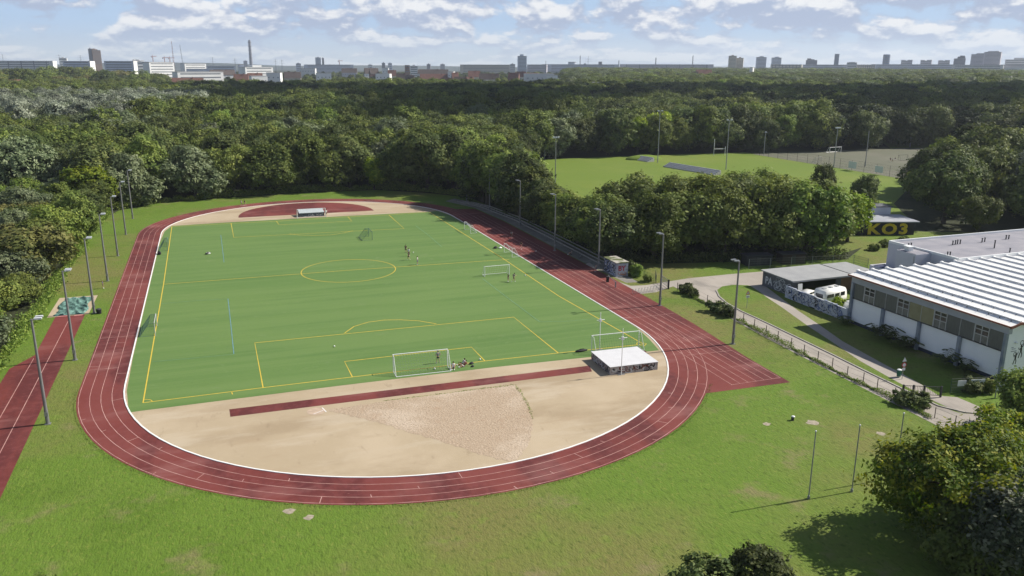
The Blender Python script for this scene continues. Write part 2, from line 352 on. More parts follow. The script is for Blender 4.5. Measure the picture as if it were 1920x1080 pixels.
# red D of the high jump area at the far end, pole vault run-up, throwing sector
dd = [(-18.2, 67.4), (17.8, 66.6)]
for i in range(1, 24):
    a = math.pi*i/24; dd.append((-0.2+18.0*math.cos(a), 67.0+19.4*math.sin(a)**0.9))
sheet('high_jump_area', dd, 0.034, M_track)
sheet('vault_runway', [G2(430, 768), G2(432, 782), G2(1110, 697), G2(1105, 686)], 0.036, M_track)
sec = [G2(611, 769.5), G2(700, 756), G2(800, 743), G2(965, 722)]+[G2(975, 735), G2(985, 752), G2(994, 770), G2(999, 788), G2(1000, 805), G2(994, 828), G2(982, 848), G2(968, 861), G2(955, 867)]+[G2(900, 851), G2(845, 833), G2(780, 815), G2(700, 790), G2(640, 776)]
def ragged(P, amp, seed):
    r = random.Random(seed); out = []
    for i in range(len(P)):
        a, b = P[i], P[(i+1) % len(P)]; n = max(1, int(math.hypot(b[0]-a[0], b[1]-a[1])/0.45))
        for k in range(n): out.append((a[0]+(b[0]-a[0])*k/n+r.uniform(-amp, amp), a[1]+(b[1]-a[1])*k/n+r.uniform(-amp, amp)))
    return out
sheet('gravel_sector', ragged(sec, 0.2, 5), 0.036, M_grav)
cp = G(593, 771.5); struct(MB().add(*(lambda P: (P, [tuple(range(len(P)))]))([(cp[0]+1.07*math.cos(2*math.pi*i/24), cp[1]+1.07*math.sin(2*math.pi*i/24), 0.042) for i in range(24)])).build('throwing_circle', mat('circle_concrete', (0.42, 0.32, 0.24), var=0.15, vscale=2)))
mb = MB(); mb.strip([G2(588, 777), G2(606, 770)], 0.08, 0.047); mb.strip([G2(604, 765), G2(612, 773)], 0.1, 0.048); struct(mb.build('circle_marking', M_kerbw))
# weeds along the sector's edge
# kerb
def ring_solid(name, r0, r1, z0, z1, m):
    a, b = stadium(r0), stadium(r1); n = len(a); vs = [(x, y, z0) for x, y in a]+[(x, y, z1) for x, y in a]+[(x, y, z1) for x, y in b]+[(x, y, z0) for x, y in b]
    fs = []
    for i in range(n):
        j = (i+1) % n
        for k in range(3): fs.append((k*n+i, k*n+j, (k+1)*n+j, (k+1)*n+i))
    me = MB().add(vs, [f[::-1] for f in fs]); return struct(me.build(name, m))
ring_solid('track_kerb', RK+0.02, RK+0.19, 0.0, 0.085, M_kerbw)
# lane lines
mb = MB()
LW = 0.062
for k in (1, 2, 3, 4):
    r = RK+0.3+1.22*k-0.05
    mb.strip(stadium(r), LW, 0.0265+0.0004*k, closed=True)
for k in (0, 1, 2, 3, 4, 5, 6):
    x = 36.0+1.235*k
    pts = [(x, -76.8), (x+0.35, -60), (x+0.5, -40), (x+0.5, 0), (x+0.5, 50)] if k > 3 else [(x+.02, -76.8), (x+0.25, -62), (x+0.33, -51)]
    mb.strip(pts, LW, 0.0285+0.0003*k)
mb.strip([(35.95, -76.8), (43.45, -76.85)], LW, 0.0315)
mb.strip([(36.6, -65.3), (43.7, -65.8)], LW, 0.0318)
mb.strip([(36.6, -47), (45.3, -47.2)], LW, 0.0321)
for i, (y, k0, k1) in enumerate([(-30, 0, 4), (-24.5, 1, 2), (-46.5, 0, 1), (-43.9, 1, 4), (-42.6, 3, 4), (-33, 1, 2), (-8, 0, 4), (20, 2, 4), (38, 0, 2)]):
    for sgn in (-1, 1):
        if sgn > 0 and i % 2: continue
        x0, x1 = CX+sgn*(RK+0.25+1.22*k0), CX+sgn*(RK+0.25+1.22*k1); mb.strip([(x0, y), (x1, y-0.3*sgn)], 0.07, 0.0325+0.0002*i)
for i in range(26):      # exchange zone and stagger ticks round the near bend
    a = math.pi*(1.04+0.036*i); k = (i*3) % 4; f = 1.0 if i % 3 == 0 else 0.45
    r0, r1 = RK+0.3+1.22*(k+1-f), RK+0.3+1.22*(k+1)
    mb.strip([(CX+r0*math.cos(a), -HS+r0*math.sin(a)), (CX+r1*math.cos(a+0.004), -HS+r1*math.sin(a+0.004))], 0.07, 0.0335+0.0002*(i % 9))
struct(mb.build('lane_marking', M_lane))
# pitch lines
mb = MB(); lw = 0.14; z = 0.0400
def ln(pts, w=lw, closed=False, dz=[0]):
    dz[0] += 1; mb.strip(pts, w, z+0.0003*dz[0], closed)
pc = [G2(268.3, 755.7), G2(1206.7, 645.7), G2(805, 397.8), G2(322.3, 425)]
ln([pc[0], G2(306.7, 533.3), pc[3]]); ln([pc[1], G2(1047, 555), G2(943, 485), pc[2]]); ln([pc[0], G2(493.3, 727.3), G2(660.7, 707.3), G2(909.3, 677.3), G2(1046.7, 662.3), pc[1]])
ln([pc[3], G2(433.3, 419), G2(518.3, 415), G2(652.3, 406.7), G2(729.3, 403.2), pc[2]])
ln([G2(306.7, 533.3), G2(654, 507), G2(955, 486.7)])
ln([G2(493.3, 727.3), G2(477.7, 643.3), G2(963.3, 595), G2(1046.7, 662.3)]); ln([G2(660.7, 707.3), G2(646, 678.3), G2(884, 651.3), G2(909.3, 677.3)])
ln([G2(433.3, 419), G2(438.3, 445.3), G2(757.7, 428.7), G2(729.3, 403.2)]); ln([G2(518.3, 415), G2(523.3, 421.7), G2(660, 415), G2(652.3, 406.7)])
cc = np.array(G(654, 507)); ln([(cc[0]+9.15*math.cos(2*math.pi*i/64), cc[1]+9.3*math.sin(2*math.pi*i/64)) for i in range(64)], closed=True)
ln([G2(646, 625), G2(664, 612.5), G2(690, 604.5), G2(720, 600.5), G2(750, 600), G2(785, 602), G2(818, 607.5)]); ln([G2(543, 438.8), G2(560, 441), G2(590, 441.8), G2(620, 440.8), G2(645, 437), G2(662, 433)])
for c, a0 in ((pc[0], 0), (pc[1], 90)):
    ln([(c[0]+1.0*math.cos(math.radians(a0+t*15)), c[1]+1.0*math.sin(math.radians(a0+t*15))) for t in range(7)], 0.1)
ln([G2(434.5, 736), G2(436, 740)], 0.12)
ln([(36*0+x, y) for x, y in (G2(1205, 643), G2(1212, 645), G2(1208, 649), G2(1199, 648))], 0.1)
struct(mb.build('pitch_line', M_yel))
mb = MB(); z = 0.0470
ln([G2(427.5, 560.5), G2(433, 610), G2(438.5, 664)], 0.10); ln([G2(414, 441), G2(417, 465), G2(420, 492)], 0.09)
struct(mb.build('small_pitch_line', M_blu))
mb = MB(); z = 0.0500
ln([G2(302, 570), G2(370, 564), G2(427, 561)], 0.13); ln([G2(285, 679), G2(365, 672), G2(438, 665)], 0.12); ln([G2(905, 523), G2(960, 565), G2(1012, 604)], 0.14); ln([G2(1012, 604), G2(1060, 603), G2(1120, 598)], 0.12); ln([G2(780, 424), G2(803, 441), G2(828, 463)], 0.13)
struct(mb.build('faded_pitch_line', M_blu2))
# long jump runway and pit
sheet('long_jump_runway', [(-45.0, -120), (-45.1, -15.6), (-49.4, -15.6), (-49.2, -34.6), (-51.4, -39.5), (-51.6, -120)], 0.020, M_track)
mb = MB(); mb.strip([(-49.05, -120), (-49.1, -36)], 0.08, 0.0265); mb.strip([(-47.1, -120), (-47.15, -16.5)], 0.08, 0.0268); struct(mb.build('runway_marking', M_lane))
mb = MB(); mb.strip([G2(108, 593.5), G2(127, 592.3)], 0.5, 0.027); mb.strip([G2(139, 592), G2(155, 590.5)], 0.5, 0.0275); struct(mb.build('take_off_board', mat('faded_board', (0.42, 0.17, 0.16), var=0.2, vscale=3)))
sheet('sand_pit', [(-50.6, -15.5), (-44.6, -15.5), (-44.5, -3.6), (-50.5, -3.4)], 0.022, M_sandy)
# roads and paths
road = [G2(1185, 553), G2(1158, 538), G2(1120, 514), G2(1095, 497), G2(1105, 492), G2(1122, 507), G2(1150, 525), G2(1182, 536), G2(1210, 535), G2(1240, 530), G2(1290, 522), G2(1370, 514), G2(1437, 508.5), G2(1437, 538), G2(1425, 543), G2(1410, 537), G2(1402, 535), G2(1375, 534), G2(1354, 537), G2(1343, 545), G2(1348, 556), G2(1363, 569), G2(1390, 584), G2(1440, 607), G2(1500, 636), G2(1560, 665), G2(1620, 695), G2(1680, 724), G2(1715, 741), G2(1750, 758), G2(1800, 775), G2(1862, 778), G2(1880, 800), (56, -104), (50, -104), G2(1745, 792), G2(1690, 764), G2(1640, 739), G2(1580, 708), G2(1500, 667), G2(1430, 630), G2(1390, 608), G2(1340, 580), G2(1300, 556), G2(1262, 537), G2(1230, 548)]
sheet('road', road, 0.015, M_asph)
fp = [(1405, 535), (1423, 546), (1437, 557), (1467, 577), (1513, 610), (1563, 643), (1613, 677), (1677, 713), (1727, 740)]
fr = [(1760, 742), (1723, 718), (1647, 677), (1580, 640), (1533, 607), (1497, 583), (1466, 560), (1437, 538)]
sheet('footpath', [G2(*p) for p in fp]+[G2(1762, 757), G2(1800, 774), G2(1850, 777), G2(1835, 762), G2(1795, 745)]+[G2(*p) for p in fr], 0.012, M_asph)
sheet('side_path', [(47.2, -27), (46.6, -10), (46.9, 40), (45.6, 62), (41, 76), (45, 80), (50.0, 66), (51.3, 40), (50.8, 0), (49.6, -27.4)], 0.010, M_path)
mb = MB()
for x in (49.2, 50.6, 52.0):
    pts = [(x, -12), (x+0.4, 10), (x+0.5, 40), (x-1.5, 62), (x-5, 74)]
    for i in range(len(pts)-1):
        a, b = Vector((*pts[i], 0)), Vector((*pts[i+1], 0)); d = (b-a); M = Matrix.Translation(a) @ Matrix.Rotation(math.atan2(d.y, d.x), 4, 'Z')
        mb.box(0.0, d.length-0.01, -0.12, 0.12, 0.0, 0.22, M)
struct(mb.build('terrace_kerb', M_stone))
mb = MB()
ke = [(1343, 545), (1348, 556), (1363, 569), (1390, 584), (1440, 607), (1500, 636), (1560, 665), (1620, 695), (1680, 724), (1715, 741), (1760, 762), (1810, 774), (1850, 777)]
for i in range(len(ke)-1):
    a, b = Vector(G(*ke[i])), Vector(G(*ke[i+1])); d = b-a; M = Matrix.Translation(a) @ Matrix.Rotation(math.atan2(d.y, d.x), 4, 'Z'); mb.box(0.0, d.length-0.006, -0.1, 0.14, 0.0, 0.12, M)
struct(mb.build('road_kerb', M_stone))
# stony patches in the lawn
for i, (px, py, w) in enumerate([(542, 958, 0.55), (580, 970, 0.5), (1438, 795, 0.5), (1524, 792, 0.75), (1652, 813, 0.55)]):
    c = G(px, py); mb = MB(); r = random.Random(i)
    P = [(c[0]+w*r.uniform(0.7, 1.2)*math.cos(a), c[1]+w*r.uniform(0.6, 1.1)*math.sin(a), 0.01) for a in [2*math.pi*k/11 for k in range(11)]]
    mb.add(P+[(c[0], c[1], 0.025)], [(k, (k+1) % 11, 11) for k in range(11)]); struct(mb.build('bare_patch', mat('dry_earth', (0.29, 0.25, 0.19), var=0.25, vscale=3, bump=0.4, bscale=4)))
# ------------------------------------------------------------------ gym hall and its neighbours
M_white = mat('white_render', (0.82, 0.83, 0.85), var=0.05, vscale=0.6, col2=(0.88, 0.88, 0.89), rough=0.9)
M_block = mat('lilac_grey_render', (0.52, 0.52, 0.57), col2=(0.58, 0.58, 0.63), vscale=0.5)
M_fascia = mat('grey_fascia', (0.36, 0.38, 0.42), var=0.08, vscale=0.8)
M_roofw = mat('white_roof_skin', (0.68, 0.68, 0.67), col2=(0.78, 0.78, 0.77), vscale=1.1, rough=0.6, stretch=(2.5, 0.25, 1))
M_ridge = mat('white_ridge', (0.74, 0.74, 0.74), var=0.06, vscale=2.0, rough=0.5)
M_trim = mat('red_brown_trim', (0.22, 0.088, 0.06), var=0.15, vscale=2)
M_colm = mat('blue_column', (0.13, 0.17, 0.24), col2=(0.33, 0.35, 0.38), vscale=0.5, rough=0.6)
M_plinth = mat('dark_plinth', (0.035, 0.045, 0.07))
M_wframe = mat('window_frame', (0.46, 0.46, 0.45), rough=0.5)
M_prof = mat('profiled_glass', (0.095, 0.105, 0.105), var=0.25, vscale=3, rough=0.35, spec=0.5, stretch=(1, 6, 0.4))
M_profy = mat('yellowed_panel', (0.22, 0.205, 0.11), col2=(0.30, 0.28, 0.17), vscale=0.8, rough=0.5)
M_pane = mat('dark_pane', (0.025, 0.028, 0.032), var=0.3, vscale=1.5, rough=0.12, spec=0.6)
M_panel2 = mat('light_lower_pane', (0.17, 0.17, 0.155), var=0.2, vscale=2, rough=0.4)
M_felt = mat('grey_roof_felt', (0.20, 0.20, 0.235), col2=(0.28, 0.27, 0.30), vscale=0.35, bump=0.1, bscale=3)
M_felt2 = mat('pale_roof_felt', (0.25, 0.255, 0.265), col2=(0.31, 0.315, 0.32), vscale=0.4)
M_bluer = mat('dark_blue_roof', (0.055, 0.065, 0.13), var=0.2, vscale=0.6)
M_black = mat('black_paint', (0.012, 0.012, 0.014), rough=0.6)
M_dark = mat('dark_metal', (0.045, 0.047, 0.05), rough=0.5)
M_steel = mat('galvanised_steel', (0.30, 0.31, 0.32), rough=0.45, metal=0.4, var=0.1, vscale=3)
M_alu = mat('white_aluminium', (0.74, 0.75, 0.75), rough=0.4)

HX, HY0, HY1, HZ = 69.1, -60.6, -87.9, 7.55
hall = thing('gym_hall', 'white gym hall with wavy white shell roof and a ribbon of windows', 'building', (HX, HY1, 0))
def HB(*a): return MB().box(a[0]-HX, a[1]-HX, a[2]-HY1, a[3]-HY1, a[4], a[5])
HX1 = 112.0
def hb(name, m, *a, parent=None): return HB(*a).build(name, m, parent or hall)
hb('wall', M_white, HX, HX1, HY1, HY0, 0.0, HZ)
hb('plinth', M_plinth, HX-0.05, HX+0.5, HY1+0.3, HY0-0.05, 0.0, 0.5)
hb('fascia', M_fascia, HX-0.28, HX+0.3, HY1-0.12, HY0+0.1, 6.6, 7.72)
# roof shells: a row of troughs, ridge to ridge, running along the long wall
PIT_ = 2.86; X0R = HX-0.75; nR = 15
def zroof(x):
    if x < X0R+1.75: return 7.78+0.42*((x-X0R)/1.75)**1.6
    t = ((x-X0R-1.75) % PIT_)/PIT_
    return 8.28-0.32*math.sin(math.pi*t)**0.75*(1-0.18*t)
xs = []; x = X0R
while x < HX1: xs.append(x); x += 0.13
ya, yb = HY1-0.55, HY0+0.45
vs = []; fs = []
for x in xs:
    z = zroof(x); vs += [(x-HX, ya-HY1, z), (x-HX, (ya+yb)/2-HY1, z-0.05), (x-HX, yb-HY1, z), (x-HX, ya-HY1, z-0.22), (x-HX, yb-HY1, z-0.22)]
for i in range(len(xs)-1):
    a, b = i*5, i*5+5
    fs += [(a, b, b+1, a+1), (a+1, b+1, b+2, a+2), (a+3, b+3, b, a), (a+2, b+2, b+4, a+4), (a+4, b+4, b+3, a+3)]
fs += [(0, 1, 2, 4, 3)]
rf = MB().add(vs, fs).build('roof', M_roofw, hall)
for k in range(nR):
    x = X0R+1.75+k*PIT_
    if x > HX1-1: break
    q = MB(); L_ = yb-ya; n = 14
    for i in range(n): q.box(x-0.16-HX, x+0.16-HX, ya-HY1+L_*i/n+0.015, ya-HY1+L_*(i+1)/n-0.015, 8.24, 8.36+0.012*(i % 2))
    q.ball((x-HX, yb-HY1-0.1, 8.28), 0.34, 0.3, 0.2); q.build('ridge_cap', M_ridge, rf)
    if k < 2:
        for i in range(16): MB().box(x-0.50-HX, x-0.42-HX, ya-HY1+1+1.65*i, ya-HY1+1.08+1.65*i, 8.05, 8.22).build('roof_bolt', M_dark, rf)
MB().box(X0R-0.09-HX, X0R+0.02-HX, ya-0.03-HY1, yb+0.03-HY1, 7.62, 7.84).build('roof_trim', M_trim, rf)
q = MB(); px_ = [x for x in xs if x < X0R+9]
for i in range(0, len(px_)-3, 3):
    a, b = px_[i], px_[i+3]
    q.add([(a-HX, ya-0.1-HY1, zroof(a)-0.3), (b-HX, ya-0.1-HY1, zroof(b)-0.3), (b-HX, ya-0.1-HY1, zroof(b)+0.06), (a-HX, ya-0.1-HY1, zroof(a)+0.06), (a-HX, ya-0.004-HY1, zroof(a)-0.3), (b-HX, ya-0.004-HY1, zroof(b)-0.3), (b-HX, ya-0.004-HY1, zroof(b)+0.06), (a-HX, ya-0.004-HY1, zroof(a)+0.06)], [(0,1,2,3),(3,2,6,7),(1,0,4,5),(4,7,6,5)])
q.build('gable_trim', M_trim, rf)
for i in range(5):
    y = HY1+(HY0-HY1)*i/4; y0, y1 = (y+0.02, y+0.42) if i == 0 else ((y-0.42, y-0.02) if i == 4 else (y-0.22, y+0.22))
    hb('column', M_colm, HX-0.42, HX+0.1, y0, y1, 0.0, 6.6 if i in (0, 4) else 4.15)
UN = (HY0-HY1-0.9)/12; seqw = ['p', 'w', 'p', 'p', 'w', 'Y', 'w', 'p', 'p', 'w', 'p']; y = HY0-0.45
for s_ in seqw:
    wd = UN*(2 if s_ == 'Y' else 1); y0, y1 = y-wd, y; y -= wd; zb, zt = 4.2, 6.58
    if s_ == 'w':
        f = MB(); xa, xb = HX-0.20, HX+0.02
        f.box(xa-HX, xb-HX, y0-HY1+0.02, y0-HY1+0.12, zb, zt); f.box(xa-HX, xb-HX, y1-HY1-0.12, y1-HY1-0.02, zb, zt); ym = (y0+y1)/2-HY1
        f.box(xa-HX, xb-HX, ym-0.05, ym+0.05, zb, zt)
        for z_ in (zb+1.05, zb+1.75, zt-0.1): 
            for (ua, ub) in ((y0-HY1+0.12, ym-0.05), (ym+0.05, y1-HY1-0.12)): f.box(xa-HX+0.01, xb-HX, ua, ub, z_, z_+0.1)
        w_ = f.build('window', M_wframe, hall)
        HB(HX-0.12, HX+0.02, y0+0.121, y1-0.121, zb+1.15, zt-0.01).build('pane', M_pane, w_)
        HB(HX-0.13, HX+0.02, y0+0.122, y1-0.122, zb+0.02, zb+1.05).build('pane', M_panel2, w_)
    else:
        w_ = HB(HX-0.15, HX+0.02, y0+0.06, y1-0.06, zb, zt).build('glazing_panel', M_profy if s_ == 'Y' else M_prof, hall)
        f = MB(); f.box(HX-0.19-HX, 0.02, y0-HY1+0.0, y0-HY1+0.055, zb, zt); 
        if s_ == 'Y': MB().box(-0.18, 0.02, (y0+y1)/2-HY1-0.03, (y0+y1)/2-HY1+0.03, zb, zt).build('mullion', M_wframe, w_)
        f.build('mullion', M_wframe, w_)
hb('sill', M_dark, HX-0.24, HX+0.02, HY1+0.45, HY0-0.45, 4.08, 4.195)
# painted figures and emblem on the gable wall
gM = wall_matrix((0.0, -0.012, 0), (1, 0, 0))
def figure(q, x, z, s, hd, lean):
    def P(a, b): return (x+a*s, z+b*s)
    def limb(pts, w): q.strip([P(*p) for p in pts], w*s, 0.0)
    limb([(0, 0.9), (lean, 1.45)], 0.32); limb([(-0.02, 0.95), (-0.22, 0.5), (-0.3, 0.0)], 0.16); limb([(0.04, 0.95), (0.24, 0.52), (0.2, 0.02)], 0.16)
    limb([(lean, 1.42), (lean-0.35, 1.2), (lean-0.5, 1.5)], 0.12); limb([(lean, 1.42), (lean+0.3, 1.65), (lean+0.35, 2.0)], 0.12)
    n = 10; q.add([(P(lean, 1.68)[0]+0.15*s*math.cos(6.283*i/n), P(lean, 1.68)[1]+0.18*s*math.sin(6.283*i/n), 0) for i in range(n)], [tuple(range(n))])
def mural(name, q):
    me = q.mesh(name, M_black); me.transform(gM); o = bpy.data.objects.new(name, me); COL.objects.link(o); o.parent = hall
for fa in ((1.75, 2.3, 0.85, 0, 0.05), (2.55, 3.1, 0.95, 0, -0.05), (4.1, 2.2, 0.95, 0, 0.1)):
    q = MB(); figure(q, *fa); mural('painted_figure', q)
for (cx_, cz_, r_) in ((2.5, 5.15, 0.3), (1.55, 3.75, 0.22)):
    q = MB(); q.strip([(cx_+r_*math.cos(6.283*i/14), cz_+r_*math.sin(6.283*i/14)) for i in range(14)], 0.08, 0.0, True); mural('painted_ring', q)
q = MB(); q.box(0.75, 1.1, -0.03, -0.005, 4.62, 4.72); q.box(0.85, 1.5, -0.03, -0.005, 4.42, 4.5); q.box(0.75, 1.75, -0.03, -0.005, 4.1, 4.2); q.build('wall_mark', mat('faint_mark', (0.30, 0.31, 0.34)), hall)
MB().ball((1.3, -0.15, 5.3), 0.16).tube((1.3, 0.0, 5.3), (1.3, -0.15, 5.3), 0.05).build('wall_lamp', M_alu, hall)

blk = thing('sports_building', 'lilac grey flat roofed block with white parapet behind the wavy roof', 'building', (91, -60.3, 0))
bx, by = 91.0, -60.3
def bb(name, m, x0, x1, y0, y1, z0, z1, parent=None): return MB().box(x0-bx, x1-bx, y0-by, y1-by, z0, z1).build(name, m, parent or blk)
bb('wall', M_block, 91, 150, -60.3, -45, 0, 8.2)
rfb = bb('roof', M_felt, 91.25, 149.75, -60.05, -45.25, 8.2, 8.26)
q = MB(); 
for a in ((91-bx, 150-bx, -60.3-by, -60.0-by), (91-bx, 150-bx, -45.3-by, -45.0-by), (91-bx, 91.3-bx, -60.0-by, -45.3-by)): q.box(*a, 8.2, 8.62)
q.build('parapet', M_alu, blk)
ch = bb('stair_tower', M_block, 87.6, 91.0, -54.6, -50.4, 0, 8.25); bb('roof', M_felt, 87.75, 91.0, -54.45, -50.55, 8.25, 8.32, ch)
MB().box(88.3-bx, 89.3-bx, -52.3-by, -51.3-by, 8.32, 9.0).box(88.15-bx, 89.45-bx, -52.45-by, -51.15-by, 9.0, 9.14).build('vent_box', M_alu, blk)
MB().path([(87.56-bx, -54.3-by, 0), (87.56-bx, -54.3-by, 7.9)], 0.07).build('downpipe', M_steel, blk)
for (px, py) in ((1703, 462), (1708, 461), (1786, 457), (1791, 456), (1795, 455), (1800, 455), (1841, 452), (1846, 451), (1864, 463), (1886, 446), (1891, 446), (1893, 471), (1776, 478), (1781, 478)):
    p = G(px, py+2.5, 8.26); hgt = 0.75 if px not in (1864,) else 1.4
    MB().tube((p[0]-bx, p[1]-by, 8.2), (p[0]-bx, p[1]-by, 8.26+hgt), 0.11).ball((p[0]-bx, p[1]-by, 8.26+hgt), 0.17, 0.17, 0.09).build('vent_pipe', M_dark, blk)
ann = thing('entrance_annex', 'low white annex with dark blue flat roof beside the lilac grey block', 'building', (91.6, -46, 0))
ax, ay = 91.6, -46.2
q = MB()
q.box(0.0, 0.3, -6.4, 2.4, 0, 4.0); q.box(0.3, 6.5, 2.1, 2.4, 0, 4.0); q.box(-3.2, 0.0, -6.7, -6.4, 0, 4.0); q.box(-3.2, -3.0, -6.4, 2.4, 0, 4.0); q.box(-3.0, 0.0, 2.1, 2.4, 0, 4.0)
ann.location = (ax, ay, 0); q.build('wall', M_block, ann); MB().box(-3.0, 6.3, -6.3, 2.1, 3.6, 3.72).build('roof', M_bluer, ann)
for i in range(2): MB().tube((-1.6+i*0.7, -5.4, 3.72), (-1.6+i*0.7, -5.4, 4.5), 0.13).ball((-1.6+i*0.7, -5.4, 4.5), 0.19, 0.19, 0.1).build('vent_pipe', M_dark, ann)
# garage with flat roof
ga = thing('garage', 'low garage with pale flat roof and white sprayed letters on a dark wall', 'building', (69.9, -45.6, 0))
M_gdark = mat('dark_garage_wall', (0.10, 0.105, 0.12), var=0.25, vscale=0.8)
gw = MB().box(0.25, 17.5, 8.3, 8.6, 0, 2.75).box(0.25, 0.5, 0.6, 8.3, 0, 2.75).box(17.2, 17.5, 0.6, 8.3, 0, 2.7).box(10.2, 17.2, 0.62, 0.85, 0, 2.7).box(0.5, 2.0, 0.6, 0.82, 0, 2.7).build('wall', M_gdark, ga)
MB().box(-0.1, 13.2, -0.25, 8.9, 2.76, 2.95).box(-0.13, 13.2, -0.28, -0.22, 2.70, 2.98).build('roof', M_felt2, ga)
MB().box(13.35, 19.4, 0.4, 8.8, 2.72, 2.9).build('side_roof', M_felt2, ga); MB().box(13.2, 13.35, -0.25, 8.9, 2.7, 3.0).build('roof_edge', M_dark, ga)
MB().box(11.2, 13.6, 0.58, 0.615, 0.1, 2.5).build('door', mat('brown_door', (0.22, 0.13, 0.075), var=0.2, vscale=3, stretch=(6, 1, 0.5)), ga)
MB().box(2.2, 4.6, 6.0, 6.2, 0.1, 2.3).build('door', mat('dark_red_door', (0.12, 0.055, 0.04), var=0.2), ga)
M_spray = mat('white_spray_paint', (0.50, 0.51, 0.53), var=0.15, vscale=3); M_sprayb = mat('blue_spray_paint', (0.10, 0.14, 0.30), var=0.3, vscale=3); M_sprayk = mat('black_spray_paint', (0.02, 0.02, 0.024), rough=0.6)
gm = wall_matrix((0.245, 8.2, 0), (0, -1, 0))
lettering('PA', 1.9, M_spray, gm @ Matrix.Translation((0.4, 0.65, 0)), ga, 'graffiti', bold=0.05, sx=0.9)
q = scribble(5.0, 2.4, 22, 3); me = q.mesh('graffiti', M_spray); me.transform(gm @ Matrix.Translation((2.7, 0.15, 0))); o = bpy.data.objects.new('graffiti', me); COL.objects.link(o); o.parent = ga
# yard wall
wl = thing('graffiti_wall', 'white painted yard wall sprayed with blue and black graffiti', 'wall', (68.9, -60.3, 0))
M_gw = mat('sprayed_wall', (0.52, 0.54, 0.60), col2=(0.26, 0.30, 0.42), vscale=0.9, thr=(0.52, 0.60))
q = MB(); yy = 0.0; r = random.Random(4)
for i in range(6):
    y0, y1 = i*2.5+0.2, i*2.5+2.68; q.box(0, 0.2, y0, y1, 0, 2.05+(0.1 if i % 2 else 0))
q.build('wall', M_gw, wl)
for i in range(6): MB().box(-0.06, 0.26, i*2.5+0.2-0.17, i*2.5+0.2+0.15, 0, 2.18).build('pier', M_gw, wl)
for k, (m_, sd_) in enumerate(((M_sprayb, 5), (M_sprayk, 9), (M_spray, 13))):
    me = scribble(14.6, 1.9, 26, sd_, (0.06, 0.2)).mesh('graffiti', m_); me.transform(wall_matrix((-0.064-0.006*k, 15.2, 0.05), (0, -1, 0))); o = bpy.data.objects.new('graffiti', me); COL.objects.link(o); o.parent = wl
# camper van and car in the yard
def vehicle(name, label, cat, loc, rz, prof, w, mats, wheels, wr, wins):
    t = thing(name, label, cat, loc, rz)
    M = Matrix(((1, 0, 0, 0), (0, 0, 1, 0), (0, 1, 0, 0), (0, 0, 0, 1)))
    bm = bmesh.new(); me0 = MB().prism(prof, -w/2, w/2, M).mesh('body', mats[0]); bm.from_mesh(me0); bmesh.ops.recalc_face_normals(bm, faces=bm.faces[:])
    bmesh.ops.bevel(bm, geom=bm.edges[:], offset=0.09, segments=3, affect='EDGES'); bm.to_mesh(me0); bm.free(); me0.shade_smooth()
    o = bpy.data.objects.new('body', me0); COL.objects.link(o); o.parent = t
    for x, s in wheels:
        wq = MB().tube((x, s*(w/2-0.12), wr), (x, s*(w/2+0.03), wr), wr, n=14).build('wheel', M_black, t); MB().tube((x, s*(w/2+0.031), wr), (x, s*(w/2+0.045), wr), wr*0.55, n=10).build('rim', M_steel, wq)
    for nm, pts in wins:
        q = MB()
        q.add([Vector(p) for p in pts[:4]]+[Vector(p) for p in pts[4:]], [(0, 1, 2, 3), (7, 6, 5, 4), (0, 4, 5, 1), (1, 5, 6, 2), (2, 6, 7, 3), (3, 7, 4, 0)]); q.build(nm, M_pane, t)
    return t
def sidewin(x0, x1, z0, z1, w, s, d=0.02):
    y = s*w/2; a = [(x0, y+s*d, z0), (x1, y+s*d, z0), (x1, y+s*d, z1), (x0, y+s*d, z1)]; return a+[(p[0], p[1]-s*0.06, p[2]) for p in a]
def frontwin(x, y0, y1, z0, z1, s):
    a = [(x+s*0.02, y0, z0), (x+s*0.02, y1, z0), (x+s*0.02, y1, z1), (x+s*0.02, y0, z1)]; return a+[(p[0]-s*0.08, p[1], p[2]) for p in a]
M_van = mat('cream_white_paint', (0.72, 0.72, 0.69), rough=0.35, spec=0.5, var=0.03, vscale=1)
cv = vehicle('camper_van', 'white camper van with roof hatches parked behind the yard wall', 'camper van', (73.6, -51.0, 0), math.radians(12), [(-3.0, 0.4), (3.0, 0.4), (3.05, 1.2), (2.75, 2.35), (2.3, 2.85), (-2.7, 2.9), (-3.0, 2.55)], 2.2, [M_van], [(-1.8, -1), (-1.8, 1), (1.9, -1), (1.9, 1)], 0.36,
    [('window', sidewin(-2.4, -0.6, 1.5, 2.1, 2.2, -1)), ('window', sidewin(-0.3, 0.9, 1.5, 2.1, 2.2, -1)), ('window', sidewin(1.2, 2.3, 1.5, 2.15, 2.2, -1)), ('rear_window', frontwin(-3.0, -0.75, 0.75, 1.5, 2.2, -1)), ('window', sidewin(-2.2, 0.4, 1.5, 2.1, 2.2, 1))])
for x in (-1.9, -0.2, 1.4): MB().box(x-0.3, x+0.3, -0.3, 0.3, 2.86, 3.0).build('roof_hatch', mat('grey_hatch', (0.30, 0.31, 0.32)), cv)
for s_ in (-1, 1): MB().box(3.0, 3.06, s_*0.75-0.15, s_*0.75+0.15, 0.75, 0.95).build('headlight', M_pane, cv)
